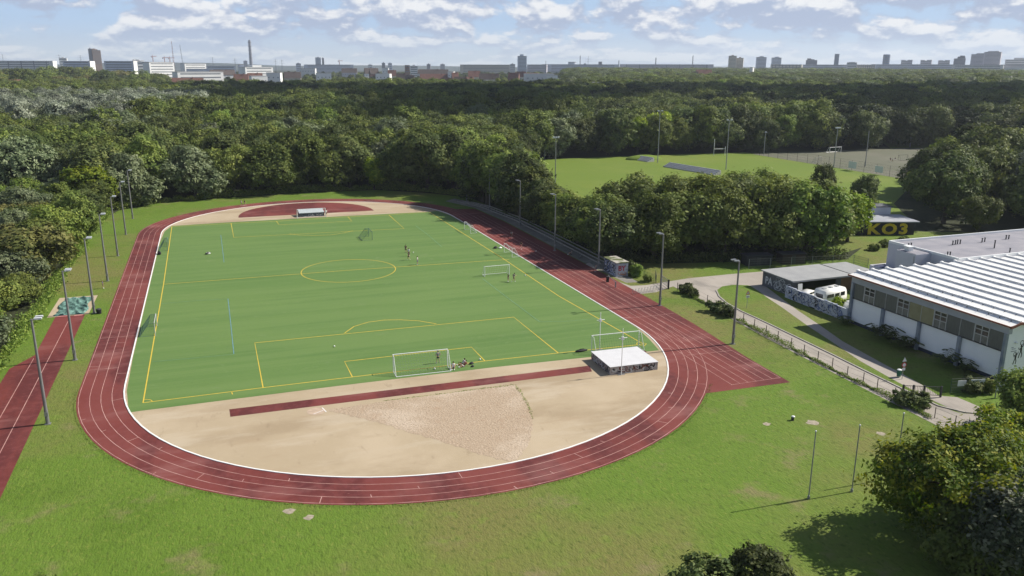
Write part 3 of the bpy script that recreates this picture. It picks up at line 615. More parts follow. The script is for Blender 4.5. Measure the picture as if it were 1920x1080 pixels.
c2 = vehicle('van', 'small white van with black windscreen parked against the gym hall', 'van', (73.2, -56.4, 0), math.radians(176), [(-2.2, 0.35), (2.2, 0.35), (2.25, 0.95), (1.55, 1.15), (1.0, 1.85), (-2.0, 1.9), (-2.2, 1.2)], 1.8, [M_van], [(-1.4, -1), (-1.4, 1), (1.45, -1), (1.45, 1)], 0.31,
    [('window', sidewin(-1.8, -0.5, 1.2, 1.65, 1.8, 1)), ('window', sidewin(-0.3, 0.9, 1.2, 1.65, 1.8, 1)), ('window', sidewin(-1.8, 0.9, 1.2, 1.65, 1.8, -1)), ('rear_window', frontwin(-2.12, -0.7, 0.7, 1.25, 1.7, -1))])
c3 = vehicle('parked_car', 'small white car parked between the yard wall and the garage', 'car', (72.6, -46.9, 0), math.radians(20), [(-1.9, 0.3), (1.9, 0.3), (1.95, 0.8), (1.1, 0.95), (0.5, 1.42), (-1.3, 1.45), (-1.85, 0.95)], 1.65, [M_van], [(-1.2, -1), (-1.2, 1), (1.2, -1), (1.2, 1)], 0.3,
    [('window', sidewin(-1.2, -0.3, 0.98, 1.34, 1.65, -1)), ('window', sidewin(-0.2, 0.5, 0.98, 1.34, 1.65, -1))])
# open trailer boards leaning in the yard
t = thing('leaning_panel', 'pale board leaning upright against the garage beside the small car', 'panel', (70.8, -46.3, 0)); MB().box(0, 0.9, 0, 0.08, 0, 2.45, Matrix.Rotation(-0.12, 4, 'X')).build('board', M_van, t)
# graffiti kiosk beside the track
kb = thing('graffiti_kiosk', 'small flat roofed kiosk covered with graffiti beside the red track', 'kiosk', (47.5, -22.4, 0))
M_kw = mat('kiosk_wall', (0.42, 0.44, 0.50), col2=(0.27, 0.29, 0.36), vscale=1.4, thr=(0.5, 0.6))
MB().box(0, 2.5, 0, 5.4, 0, 2.6).build('wall', M_kw, kb)
MB().box(-0.15, 2.65, -0.15, 5.55, 2.6, 2.78).build('roof', mat('kiosk_roof', (0.36, 0.34, 0.30), col2=(0.10, 0.115, 0.05), vscale=0.5, thr=(0.42, 0.5)), kb)
for k, (m_, sd_) in enumerate(((M_spray, 21), (M_sprayb, 25), (M_sprayk, 31))):
    me = scribble(5.2, 2.4, 13, sd_, (0.07, 0.2)).mesh('graffiti', m_); me.transform(wall_matrix((-0.004-0.006*k, 5.3, 0.1), (0, -1, 0))); o = bpy.data.objects.new('graffiti', me); COL.objects.link(o); o.parent = kb
M_sprayr = mat('red_spray_paint', (0.42, 0.045, 0.06), var=0.2, vscale=3); M_sprayo = mat('orange_spray_paint', (0.45, 0.17, 0.05), var=0.3, vscale=3)
km = wall_matrix((0, -0.004, 0), (1, 0, 0))
lettering('BY', 1.35, M_sprayr, km @ Matrix.Translation((0.35, 1.15, 0)), kb, 'graffiti', bold=0.04)
me = scribble(1.9, 1.0, 8, 35, (0.05, 0.12)).mesh('graffiti', M_sprayo); me.transform(km @ Matrix.Translation((0.35, 0.1, 0))); o = bpy.data.objects.new('graffiti', me); COL.objects.link(o); o.parent = kb
# club house with large yellow letters
kh = thing('club_house', 'low flat roofed club house with huge yellow letters on a black wall', 'building', (120.6, -5.6, 0), math.atan2(-4.4, 13.3))
MB().box(-3, 14.0, 0, 9, 0, 3.1).build('wall', mat('black_wall', (0.018, 0.018, 0.022), rough=0.7), kh)
MB().box(-3.3, 14.9, -0.5, 9.4, 3.1, 3.35).build('roof', mat('club_roof', (0.24, 0.25, 0.29), col2=(0.34, 0.35, 0.38), vscale=0.4), kh)
up = MB().box(5.5, 12.5, 9.5, 14, 0, 5.2).build('upper_wall', M_block, kh); MB().box(5.2, 12.8, 9.2, 14.3, 5.2, 5.4).build('upper_roof', mat('dark_felt', (0.10, 0.105, 0.12)), kh)
M_ylet = mat('yellow_paint', (0.62, 0.45, 0.03), var=0.15, vscale=1)
lm = wall_matrix((0, -0.005, 0), (1, 0, 0))
for ch_, x in (('K', 2.5), ('O', 6.0), ('3', 10.2)): lettering(ch_, 3.5, M_ylet, lm @ Matrix.Translation((x, 0.3, 0)), kh, 'letter', bold=0.15, sx=1.3, depth=0.03)

# ------------------------------------------------------------------ fences, gates, signs, street furniture
M_post = mat('rusty_post', (0.085, 0.06, 0.048), var=0.3, vscale=5); M_wire = mat('fence_wire', (0.12, 0.13, 0.12), rough=0.5)
def wire_fence(name, label, pts, h, r=0.05, wires=(0.95, 0.5, 0.08), wr=0.012, m=M_post, group=None, vert=0, braces=False):
    o0 = Vector((*pts[0][:2], 0)); t = thing(name, label, 'fence', o0, 0, group)
    for p in pts:
        a = Vector((*p[:2], 0))-o0; MB().tube(a, a+Vector((0, 0, h)), r, n=6).build('post', m, t)
    q = MB()
    for i in range(len(pts)-1):
        a, b = Vector((*pts[i][:2], 0))-o0, Vector((*pts[i+1][:2], 0))-o0
        for wz in wires: q.tube(a+Vector((0, 0, wz*h)), b+Vector((0, 0, wz*h)), wr, n=3, cap=False)
        if vert:
            for k in range(1, vert):
                c = a.lerp(b, k/vert); q.tube(c+Vector((0, 0, wires[-1]*h)), c+Vector((0, 0, wires[0]*h)), wr*0.8, n=3, cap=False)
    q.build('mesh_panel', M_wire, t); return t
fp_px = [(1270, 545), (1283, 549), (1393.5, 605), (1414, 616), (1436, 628), (1458, 639), (1483, 652), (1507, 665), (1533, 678), (1560, 691), (1588, 707), (1618, 719), (1644, 731), (1677, 748)]
fpts = [G2(*p) for p in fp_px]; fpts = fpts[:2]+[G2(1308, 559), G2(1326, 569), G2(1345, 580), G2(1370, 593)]+fpts[2:]
wire_fence('path_fence', 'low wire fence with thin rusty posts between lawn and grey path', fpts, 1.5, r=0.06)
wire_fence('corner_fence', 'two thin posts with wire at the gate end of the grey path', [G2(1752, 784), G2(1790, 800), G2(1825, 818)], 1.35)
def bar_gate(name, label, a, b, h, posts, m=M_dark, bars=2, verts=0):
    o0 = Vector((*a, 0)); t = thing(name, label, 'gate', o0); d = Vector((*b, 0))-o0
    for k in posts: MB().box(d.x*k-0.09, d.x*k+0.09, d.y*k-0.09, d.y*k+0.09, 0, h+0.12).build('post', m, t)
    q = MB()
    for j in range(bars): z_ = h-(h-0.25)*j/max(1, bars-1); q.tube((0, 0, z_), (d.x, d.y, z_), 0.045, n=6)
    for j in range(1, verts): q.tube((d.x*j/verts, d.y*j/verts, 0.25), (d.x*j/verts, d.y*j/verts, h), 0.018, n=4, cap=False)
    q.build('gate_frame', m, t); return t
bar_gate('vehicle_gate', 'open grey steel bar gate across the grey path by the green fence', G2(1692, 742), G2(1763, 745), 1.35, (0, 0.27, 0.55, 1), bars=2, verts=22)
wire_fence('green_fence', 'dark green mesh fence with two white notice boards by the gate', [(60.0, -88.3), (62.2, -88.8), (64.5, -89.3), (66.8, -89.8), (69.4, -90.3)], 1.9, r=0.04, wires=(1, 0.8, 0.6, 0.4, 0.2, 0.03), wr=0.014, m=mat('green_post', (0.03, 0.075, 0.05)), vert=14)
for i, (x0, w, lab) in enumerate(((60.3, 1.1, 'smaller white notice board with ragged edge hung on the green fence'), (62.0, 1.9, 'larger white notice board hung on the green fence'))):
    t = thing('notice_board', lab, 'board', (x0+0.3, -88.6-0.23*(x0-60), 1.0), math.atan2(-0.5, 2.25)); MB().box(0, w, -0.07, -0.035, 0, 0.75+0.05*i).build('panel', mat('white_board', (0.68, 0.69, 0.70), var=0.05), t)
    MB().box(0.04, w-0.04, -0.035, -0.01, 0.6, 0.66).build('bracket', M_steel, t)
t = thing('notice_case', 'framed notice case on two legs beside the gym hall corner', 'notice board', (64.0, -91.3, 0), -0.2)
q = MB()
for x in (0, 1.45): MB().box(x-0.05, x+0.05, -0.05, 0.05, 0, 1.75).build('leg', M_steel, t)
MB().box(0.05, 1.4, -0.06, 0.06, 0.85, 1.8).build('frame', M_alu, t); MB().box(0.15, 1.3, -0.075, -0.061, 0.95, 1.6).build('poster', mat('poster_print', (0.10, 0.10, 0.11), col2=(0.45, 0.46, 0.47), vscale=2.5, thr=(0.5, 0.58)), t)
bar_gate('barrier_gate', 'steel barrier gate standing open where the path meets the plaza', G2(1240, 531), G2(1253, 541), 1.5, (0, 1), m=M_steel, bars=3, verts=14)
t = thing('gate_post', 'thick black gate post at the corner of the path', 'post', (*G2(1253, 542), 0)); MB().box(-0.12, 0.12, -0.12, 0.12, 0, 1.7).build('shaft', M_black, t)
MB().box(-0.14, 0.14, -0.14, 0.14, 1.7, 1.76).build('post_cap', M_dark, t)
t = thing('bollard', 'stout black bollard on the plaza at the edge of the track', 'bollard', (*G2(1139, 529), 0)); MB().box(-0.2, 0.2, -0.2, 0.2, 0, 1.0).build('shaft', M_black, t); MB().box(-0.22, 0.22, -0.22, 0.22, 1.0, 1.08).build('head', M_dark, t)
bar_gate('tube_barrier', 'low grey tube barrier between plaza and track', G2(1141, 527), G2(1154, 539), 1.0, (0, 1), m=M_steel, bars=1)
a, b = Vector(G(1187, 552)), Vector(G(1232, 545))
for i in range(9):
    p = a.lerp(b, i/8)
    rk = thing('bike_rack', 'grey hoop bicycle rack in the row on the plaza beside the track', 'bike rack', (p.x, p.y, 0), 0, 'bicycle racks on the plaza')
    MB().path([(0, -0.3, 0), (0, -0.3, 0.75), (0, -0.15, 0.9), (0, 0.15, 0.9), (0, 0.3, 0.75), (0, 0.3, 0)], 0.035, 6).build('hoop', M_steel, rk)
wire_fence('box_fence', 'short dark mesh fence beside the shrub behind the kiosk', [G2(1207, 524), G2(1230, 531), G2(1229, 520)], 1.6, r=0.05, wires=(1, 0.75, 0.5, 0.25, 0.02), wr=0.016, m=M_dark, vert=12)
def road_sign(label, loc, h, kind, rz):
    t = thing('road_sign', label, 'sign', (loc[0], loc[1], 0), rz); MB().tube((0, 0, 0), (0, 0, h), 0.04).build('post', M_steel, t)
    Mx = Matrix.Rotation(math.radians(90), 4, 'X')
    def disc(z_, r, n, name, m, y, ph=0):
        P = [(r*math.cos(2*math.pi*i/n+ph), r*math.sin(2*math.pi*i/n+ph)) for i in range(n)]
        return MB().prism(P, -y-0.02, -y, Matrix.Translation((0, 0, z_)) @ Matrix.Rotation(math.radians(90), 4, 'X')).build(name, m, t)
    red = mat('sign_red', (0.50, 0.03, 0.03)); wh = mat('sign_white', (0.74, 0.74, 0.74))
    if kind == 0:
        p_ = disc(h-0.35, 0.46, 3, 'panel', red, -0.07, math.pi/2); disc(h-0.35, 0.29, 3, 'panel', wh, -0.093, math.pi/2)
        q_ = MB().box(-0.3, 0.3, -0.09, -0.05, h-1.15, h-0.75).build('plate', wh, t); MB().box(-0.18, 0.18, -0.1, -0.091, h-1.0, h-0.92).build('symbol', M_black, t); MB().box(-0.03, 0.03, -0.115, -0.105, h-0.5, h-0.2).build('symbol', M_black, t)
    else:
        disc(h-0.35, 0.36, 3, 'panel', wh, -0.06, math.pi/2); disc(h-1.0, 0.34, 18, 'panel', red, -0.07); disc(h-1.0, 0.23, 18, 'panel', wh, -0.092); MB().box(-0.22, 0.22, -0.09, -0.05, h-1.75, h-1.42).build('plate', wh, t)
    return t
road_sign('triangular warning sign with a white plate on the grass island', G2(1400, 578), 3.0, 0, -0.15)
road_sign('round red rimmed sign under a small triangle beside the footpath', G2(1691, 711), 3.0, 1, -0.15)
p = G(1688, 708); t = thing('litter_bin', 'dark green litter bin at the foot of the round road sign', 'bin', (p[0]-0.1, p[1]+0.2, 0)); MB().tube((0, 0, 0.15), (0, 0, 1.0), 0.26, 0.3, 10).build('body', mat('green_bin', (0.03, 0.13, 0.08)), t); MB().ball((0, 0, 1.02), 0.31, 0.31, 0.12).build('lid', M_alu, t)
# screens and fence behind the garage
wire_fence('yard_fence', 'dark mesh fence with pale posts under the trees behind the garage', [(75.5, -25.5), (80.0, -26.3), (84.5, -27.1), (89, -27.9), (93.5, -28.7), (98, -29.6), (98.5, -33)], 2.0, r=0.06, wires=(1, 0.75, 0.5, 0.25, 0.02), wr=0.02, m=M_steel, vert=20)
for i, (x, y, w, col, lab) in enumerate([(76.5, -23.4, 5.5, (0.035, 0.036, 0.04), 'dark grey shed under the trees behind the garage'), (84.3, -24.6, 5.0, (0.05, 0.032, 0.03), 'dark brown shed under the trees behind the garage')]):
    t = thing('shed', lab, 'shed', (x, y, 0), -0.17); MB().box(0, w, 0, 2.6, 0, 2.0).build('wall', mat('shed_wall_%d' % i, col, var=0.2), t); MB().box(-0.2, w+0.2, -0.2, 2.8, 2.0, 2.15).build('roof', mat('shed_roof', (0.05, 0.05, 0.055)), t); MB().box(w*0.4, w*0.4+0.9, -0.04, 0.0, 0.02, 1.8).build('door', M_dark, t)

# lamp posts round the track
M_pole = mat('grey_lamp_pole', (0.165, 0.165, 0.17), col2=(0.23, 0.23, 0.235), vscale=0.5, rough=0.5, metal=0.3)
M_glass = mat('lamp_glass', (0.62, 0.64, 0.66), rough=0.25, spec=0.6)
def lamp_post(label, x, y, h, side, group):
    t = thing('lamp_post', label, 'lamp post', (x, y, 0), 0, group)
    MB().tube((0, 0, 0), (0, 0, 1.8), 0.2, 0.2, 10).tube((0, 0, 1.8), (0, 0, h), 0.18, 0.11, 10).box(-0.3, 0.3, -0.3, 0.3, -0.02, 0.06).build('pole', M_pole, t)
    for s in (-0.38, 0.38):
        q = MB(); q.tube((0, s*0.4, h-0.12), (side*0.75, s, h+0.05), 0.035); q.build('arm', M_pole, t)
        l = MB().box(side*0.7-0.38, side*0.7+0.38, s-0.17, s+0.17, h+0.03, h+0.2).build('lamp_head', M_glass if side > 0 else M_steel, t); MB().box(side*0.7-0.3, side*0.7+0.3, s-0.14, s+0.14, h+0.0, h+0.028).build('lamp_glass', M_glass, l)
    MB().box(-0.18, 0.18, -0.22, -0.17, 1.0, 1.5).build('fuse_door', M_steel, t)
    return t
whereL = ['by the long jump runway, closest to the camera', 'between long jump runway and track, second in row', 'beside the covered sand pit by the black bin', 'beside the small blue figure past the sand pit', 'fifth in the row between tree edge and track', 'sixth in the row between tree edge and track', 'last in the row at the far bend']
for i, a in enumerate([(90, 795, 12.4), (141, 675, 12.6), (177, 587, 12.4), (202, 527, 12.6), (221, 480, 12.6), (236, 440, 12.5), (249, 410, 12.6)]):
    p = G(a[0], a[1]); lamp_post('twin headed grey lamp post '+whereL[i], p[0], p[1], a[2], 1, 'lamp posts along the tree edge')
whereR = ['deep in tree shade at the far bend', 'in the shade, second from the far bend along the terrace', 'in the shade on the terrace, third from the far bend', 'among dark trees opposite the halfway line', 'directly behind the graffiti kiosk', 'at the plaza corner beside the bicycle racks', 'on the grass beside the sprint start of the track']
for i, a in enumerate([(875, 378, 12.0), (918, 395, 11.6), (975, 425, 11.6), (1040, 470, 12.4), (1122, 503, 11.9), (1237, 573, 12.4), (1374, 645, 12.5)]):
    p = G(a[0], a[1]); lamp_post('twin headed grey lamp post '+whereR[i], p[0], p[1], a[2], -1, 'lamp posts along the straight')
p = G(186, 588); t = thing('black_bin', 'round black bin at the foot of a lamp post by the sand pit', 'bin', (p[0], p[1], 0)); MB().tube((0, 0, 0), (0, 0, 0.75), 0.36, 0.42, 12).build('body', M_black, t); MB().ball((0, 0, 0.76), 0.43, 0.43, 0.12).build('lid', M_dark, t)
# floodlight masts of the far fields
def mast(label, px, py, tx, ty, heads):
    p = G(px, py); q = 0; lo, hi = 0, 40
    for _ in range(40):
        m_ = (lo+hi)/2; d = p+np.array([0, 0, m_])-CAM; yy = 540-FPX*(d@UP)/(d@FW)
        if yy > ty: lo = m_
        else: hi = m_
    h = lo; t = thing('floodlight_mast', label, 'floodlight', (p[0], p[1], 0), 0, 'floodlight masts of the far fields')
    MB().tube((0, 0, 0), (0, 0, h), 0.2, 0.12, 8).build('pole', M_steel, t); 
    if heads:
        MB().box(-1.1, 1.1, -0.07, 0.07, h-0.25, h-0.1).build('crossarm', M_steel, t)
        for x in [-0.9+1.8*i/(heads-1) for i in range(heads)] if heads > 1 else [0]: MB().box(x-0.28, x+0.28, -0.4, 0.1, h-0.1, h+0.35).build('lamp_head', M_glass, t)
mast('thin mast at the tree edge of the green field, no crossarm', 1021, 298, 1020, 257, 0)
mast('tall twin mast rising from shrubs at the near edge of the green field', 1041, 345, 1043, 258, 3)
mast('tall mast between the two banks of blue bleachers', 1233, 305, 1236, 208, 2)
mast('tall mast beside the white rugby posts', 1361, 318, 1365, 225, 2)
mast('mast at the corner of the fenced hard court', 1432, 290, 1433, 248, 1)
mast('mast with spread heads in front of the white goal on the court', 1563, 315, 1566, 240, 3)
mast('plain mast beside the white board on the court fence', 1622, 312, 1626, 245, 0)
mast('mast in the park lawn behind the hard court', 1706, 276, 1709, 222, 1)

# ------------------------------------------------------------------ goals, mats, sports gear
M_net = mat('green_net', (0.10, 0.19, 0.12)); M_netw = mat('pale_net', (0.30, 0.36, 0.33)); M_dull = mat('dull_aluminium', (0.42, 0.44, 0.43), rough=0.5); M_frg = mat('green_frame', (0.10, 0.17, 0.14))
def goal(name, label, x, y, rz, w, h, d, m, mn, group=None, base=None, rd=0.055, step=0.3, slope=0.35):
    t = thing(name, label, 'goal', (x, y, 0), rz, group)      # opening towards local -y
    for s in (-1, 1):
        MB().tube((s*w/2, 0, 0), (s*w/2, 0, h), rd, n=8).build('post', m, t)
        MB().path([(s*w/2, 0, h-0.02), (s*w/2, d*slope, h-0.05), (s*w/2, d, 0.05), (s*w/2, 0, 0.05)], rd*0.6, 6).build('side_frame', base or m, t)
    MB().tube((-w/2-rd, 0, h), (w/2+rd, 0, h), rd, n=8).build('crossbar', m, t); MB().tube((-w/2, d, 0.06), (w/2, d, 0.06), rd*0.8, n=6).build('base_bar', base or m, t)
    q = MB(); nw = 0.011
    n = int(w/step)
    for i in range(n+1):
        xx = -w/2+w*i/n; q.path([(xx, 0.02, h-0.03), (xx, d*slope, h-0.07), (xx, d-0.02, 0.06)], nw, 3)
    L_ = math.hypot(d*(1-slope), h); k = int(L_/step)
    for i in range(1, k):
        f = i/k; q.tube((-w/2, d*slope+(d-d*slope)*f, (h-0.07)*(1-f)+0.06*f), (w/2, d*slope+(d-d*slope)*f, (h-0.07)*(1-f)+0.06*f), nw, n=3, cap=False)
    for s in (-1, 1):
        for i in range(1, int(h/step)+1):
            z_ = i*h/(int(h/step)+1); yl = d*slope+(d-d*slope)*(1-z_/h); q.tube((s*w/2, 0.02, z_), (s*w/2, yl, z_), nw, n=3, cap=False)
        for i in range(1, int(d/step)):
            yy = d*i/int(d/step); zt = h-0.06 if yy < d*slope else (h-0.06)*(1-(yy-d*slope)/(d-d*slope)); q.tube((s*w/2, yy, 0.05), (s*w/2, yy, zt), nw, n=3, cap=False)
    q.build('net', mn, t); return t
pn = G(789, 692)
goal('football_goal', 'large white goal with pale net at the near end of the pitch', pn[0], pn[1], math.pi+math.atan2(-0.3, 7.3), 7.32, 2.44, 2.0, M_alu, M_netw, 'full size white goals', step=0.35)
goal('football_goal', 'large white goal at the far end framing a covered mat', 0.05, 60.7, 0, 7.32, 2.44, 1.9, M_alu, M_netw, 'full size white goals', step=0.5)
goal('football_goal', 'large white goal standing behind the vault landing mat', 28.2, -59.7, math.pi+math.atan2(-0.4, 7.8), 7.32, 2.44, 1.9, M_alu, M_net, 'full size white goals', base=M_alu, step=0.35)
goal('small_goal', 'small green framed goal on the touchline close to the long jump runway', -33.85, -28.6, math.pi/2, 5.0, 2.0, 2.2, M_dull, M_net, 'small training goals', base=M_frg, step=0.22)
goal('small_goal', 'small green framed goal on the far part of the tree side touchline', -34.3, 33.0, math.pi/2, 5.0, 2.0, 1.8, M_frg, M_net, 'small training goals', step=0.25)
goal('small_goal', 'small green framed goal standing in the far penalty area', 9.8, 29.4, math.pi/2, 4.6, 2.0, 2.4, M_frg, M_net, 'small training goals', step=0.3)
goal('small_goal', 'small white goal with a thick white base bar near the touchline', 26.2, -13.9, 0, 5.0, 2.0, 1.5, M_alu, M_netw, 'small training goals', base=M_alu, step=0.5)
goal('small_goal', 'small white goal in shade by the track, farther of the pair', 33.6, 29.5, -math.pi/2, 5.0, 2.0, 1.6, M_alu, M_netw, 'small training goals', step=0.5)
goal('small_goal', 'small white goal in shade by the track, nearer of the pair', 34.3, 2.3, -math.pi/2, 5.0, 2.0, 1.6, M_alu, M_netw, 'small training goals', step=0.5)
# landing mat
tm = thing('landing_mat', 'big grey landing mat with sprayed black sides at the vault runway', 'landing mat', (22.9, -68.6, 0), math.atan2(-0.3, 6.9))
M_mtop = mat('mat_cover', (0.52, 0.52, 0.54), col2=(0.57, 0.57, 0.59), vscale=1.2, rough=0.7); M_mside = mat('mat_side', (0.36, 0.33, 0.32), col2=(0.16, 0.15, 0.17), vscale=1.6, thr=(0.5, 0.6))
MB().box(0, 6.9, 0, 6.3, 0.02, 1.1).build('side', M_mside, tm); MB().box(-0.06, 6.96, -0.06, 6.36, 1.1, 1.17).build('top', M_mtop, tm)
for k, (m_, sd_, n_) in enumerate(((M_sprayk, 41, 18), (M_spray, 43, 10), (mat('brown_spray', (0.16, 0.05, 0.035)), 47, 7))):
    me = scribble(6.8, 1.0, n_, sd_, (0.05, 0.16)).mesh('graffiti', m_); me.transform(wall_matrix((0.05, -0.004-0.006*k, 0.05), (1, 0, 0))); o = bpy.data.objects.new('graffiti', me); COL.objects.link(o); o.parent = tm
    me = scribble(6.2, 1.0, n_, sd_+1, (0.05, 0.14)).mesh('graffiti', m_); me.transform(wall_matrix((-0.004-0.006*k, 6.25, 0.05), (0, -1, 0))); o = bpy.data.objects.new('graffiti', me); COL.objects.link(o); o.parent = tm
tm2 = thing('covered_mat', 'covered high jump mat with pale top and dark sprayed front behind the far goal', 'landing mat', (-2.9, 62.9, 0))
MB().box(0, 6.5, 0, 3.4, 0, 1.0).build('side', mat('dark_blue_cover', (0.045, 0.055, 0.085), var=0.3, vscale=1), tm2)
MB().add([(-0.05, -0.05, 1.0), (6.55, -0.05, 1.0), (6.55, 3.45, 1.25), (-0.05, 3.45, 1.25), (-0.05, -0.05, 1.08), (6.55, -0.05, 1.08), (6.55, 3.45, 1.6), (-0.05, 3.45, 1.6)], [(3,2,1,0),(4,5,6,7),(0,1,5,4),(1,2,6,5),(2,3,7,6),(3,0,4,7)]).build('top', mat('pale_cover', (0.40, 0.44, 0.46), var=0.06), tm2)
me = scribble(6.3, 0.9, 14, 61, (0.05, 0.12)).mesh('graffiti', M_spray); me.transform(wall_matrix((0.1, -0.004, 0.05), (1, 0, 0))); o = bpy.data.objects.new('graffiti', me); COL.objects.link(o); o.parent = tm2
def standard(label, x, y, h, arm):
    t = thing('vault_standard', label, 'vault standard', (x, y, 0), 0, 'pole vault standards')
    MB().tube((0, 0, 0), (0, 0, h), 0.06, 0.045).build('upright', M_alu, t); MB().box(-0.5, 0.5, -0.12, 0.12, 0.0, 0.08).build('base', M_steel, t)
    q = MB().tube((-0.55, 0, h*arm), (0.65, 0, h*arm), 0.05).tube((-0.25, 0, h*arm-0.22), (0.25, 0, h*arm-0.22), 0.05).box(-0.14, 0.14, -0.12, 0.12, h*arm-0.25, h*arm+0.15); q.build('slider', M_alu, t)
standard('tall white vault standard with crossarm behind the landing mat', 26.0, -59.1, 5.6, 0.8)
standard('tall white vault standard with crossarm in front of the landing mat', 24.35, -68.95, 6.4, 0.8)
# bags and balls
def bag(label, px, py, sx, sy, sz, m, rz=0.3, name='sports_bag'):
    p = G(px, py); t = thing(name, label, 'bag', (p[0], p[1], 0), rz); MB().ball((0, 0, sz*0.9), sx, sy, sz, 10, 7).build('body', m, t, smooth=True)
    MB().path([(-sx*0.6, 0, sz*1.5), (-sx*0.2, 0, sz*2.1), (sx*0.3, 0, sz*2.1), (sx*0.6, 0, sz*1.5)], 0.03).build('handle', m, t); return t
bag('long black kit bag lying at the corner of the landing mat', 1090, 659.5, 1.0, 0.28, 0.2, M_black, 0.05); bag('black bag on the grass beside the seated players, nearer the goal line', 884, 683, 0.36, 0.25, 0.16, M_black); bag('small black bag beside the sandy border behind the seated players', 886, 688, 0.26, 0.2, 0.12, M_black)
bag('dark red cloth heap on the edge of the landing mat', 1207, 662, 0.45, 0.3, 0.16, mat('dark_red_cloth', (0.10, 0.02, 0.025)))
bag('black and white kit heap alone on the far half of the pitch', 390, 477, 0.6, 0.35, 0.25, mat('mixed_kit', (0.06, 0.06, 0.06), col2=(0.6, 0.6, 0.6), vscale=1.5, thr=(0.5, 0.55)))
bag('dark bag with white stripes leaning by the far touchline goal', 299, 477, 0.35, 0.9, 0.35, M_black); bag('dark bag in the net of the shaded white goal', 929, 466, 0.5, 0.4, 0.25, M_black); bag('pale bag inside the shaded white goal', 938, 466, 0.45, 0.3, 0.18, M_alu)
M_ball = mat('ball_white', (0.72, 0.72, 0.70), col2=(0.05, 0.05, 0.05), vscale=7, thr=(0.6, 0.64))
for px, py, lab in ((900, 675.5, 'white ball on the goal area corner near the bags'), (627, 651, 'white ball alone in the near half outside the penalty area'), (775, 474.5, 'ball at the feet of the standing group'), (985, 517.5, 'dark ball near the two players by the thick barred goal'), (1005, 472, 'pale ball lying on the shaded track'), (815, 693, 'ball inside the near white goal')):
    p = G(px, py); o = MB().ball((0, 0, 0.12), 0.12, n=12, m=9).build('football', M_ball, smooth=True); o.location = (p[0], p[1], 0.035); tag(o, lab, 'ball')
# covered sand pit sheet
r = random.Random(3); nx, ny = 26, 46; vs = []; fs = []
for j in range(ny):
    for i in range(nx):
        x = -49.7+4.5*i/(nx-1); y = -15.0+10.8*j/(ny-1); edge = min(i, nx-1-i, j, ny-1-j)
        z_ = 0.03+(0.0 if edge == 0 else max(0, 0.10+0.17*math.sin(x*2.1+y*1.3)*math.sin(y*1.7-x*0.9)+0.11*math.sin(5.1*x+2.3*y)+r.uniform(-0.05, 0.05)))
        vs.append((x+0.25*math.sin(y*0.9)+49.7, y+0.2*math.sin(x*1.7)+15, z_))
for j in range(ny-1):
    for i in range(nx-1): fs.append((j*nx+i, j*nx+i+1, (j+1)*nx+i+1, (j+1)*nx+i))
o = MB().add(vs, fs).build('pit_cover', mat('green_tarpaulin', (0.125, 0.235, 0.20), col2=(0.05, 0.105, 0.092), vscale=1.6, thr=(0.42, 0.6), rough=0.55)); o.location = (-49.7, -15, 0); tag(o, 'crumpled dark green tarpaulin over the long jump sand pit', 'tarpaulin')
# flag poles on the lawn
for px, py, lab in ((1516, 935, 'thin grey flagpole on the lawn, outermost from the yellow tree'), (1597, 922, 'thin grey flagpole on the lawn, middle of three'), (1678, 896, 'thin grey flagpole half hidden by the yellow green tree')):
    p = G(px, py); t = thing('flagpole', lab, 'flagpole', (p[0], p[1], 0), 0, 'three flagpoles on the lawn'); MB().tube((0, 0, 0), (0, 0, 6.85), 0.065, 0.05, 8).build('shaft', M_steel, t); MB().tube((0, 0, 0), (0, 0, 0.3), 0.13, 0.12, 8).build('base', M_steel, t); MB().ball((0, 0, 6.9), 0.09).build('finial', M_alu, t)
p = G(1486, 788); t = thing('drain_cap', 'small white capped pipe with dark side sticking out of the lawn', 'pipe', (p[0], p[1], 0)); MB().tube((0, 0, 0), (0, 0, 0.45), 0.18, n=10).build('pipe', M_dark, t); MB().ball((0.04, 0, 0.45), 0.22, 0.22, 0.12).build('cap', M_alu, t)
# bleachers, rugby posts, court goals
def bleacher(label, a, b, rows):
    a, b = Vector((*a, 0)), Vector((*b, 0)); d = b-a; t = thing('bleacher', label, 'bleachers', a, math.atan2(d.y, d.x)); L_ = d.length
    q = MB()
    for i in range(rows): q.box(0, L_, i*0.9, i*0.9+0.85, 0, 0.35+0.4*i)
    q.build('tier', mat('concrete_tier', (0.42, 0.42, 0.43), var=0.1), t)
    for i in range(rows): MB().box(0.1, L_-0.1, i*0.9+0.25, i*0.9+0.65, 0.36+0.4*i, 0.52+0.4*i).build('bench', mat('blue_grey_bench', (0.34, 0.36, 0.42), var=0.2), t)
bleacher('long bank of blue grey bleachers beside the green field', G2(1243, 313), G2(1338, 329), 4); bleacher('short bank of blue grey bleachers at the far touchline', G2(1189, 300), G2(1214, 304), 4)
o = MB(); c = G(1201, 303)
o.ball((0, 0, -0.4), 9, 5, 2.3, 14, 8); o = o.build('grass_bank', M_field, smooth=True); o.location = (c[0]+6, c[1]+8, 0); struct(o)
p = G(1338, 292); t = thing('rugby_posts', 'white rugby posts at the far end of the green field', 'rugby posts', (p[0], p[1], 0), -0.1)
for x in (0, 5.6): MB().tube((x, 0, 0), (x, 0, 7.5 if x == 0 else 4.0), 0.12).build('post', M_alu, t)
MB().tube((0, 0, 3.0), (5.6, 0, 3.0), 0.11).build('crossbar', M_alu, t)
p = G(1566, 286); goal('football_goal', 'white goal on the fenced hard court with thick crossbar', p[0], p[1], 0.1, 7.3, 2.5, 2, M_alu, M_net, 'goals of the hard court', rd=0.12, step=0.6)
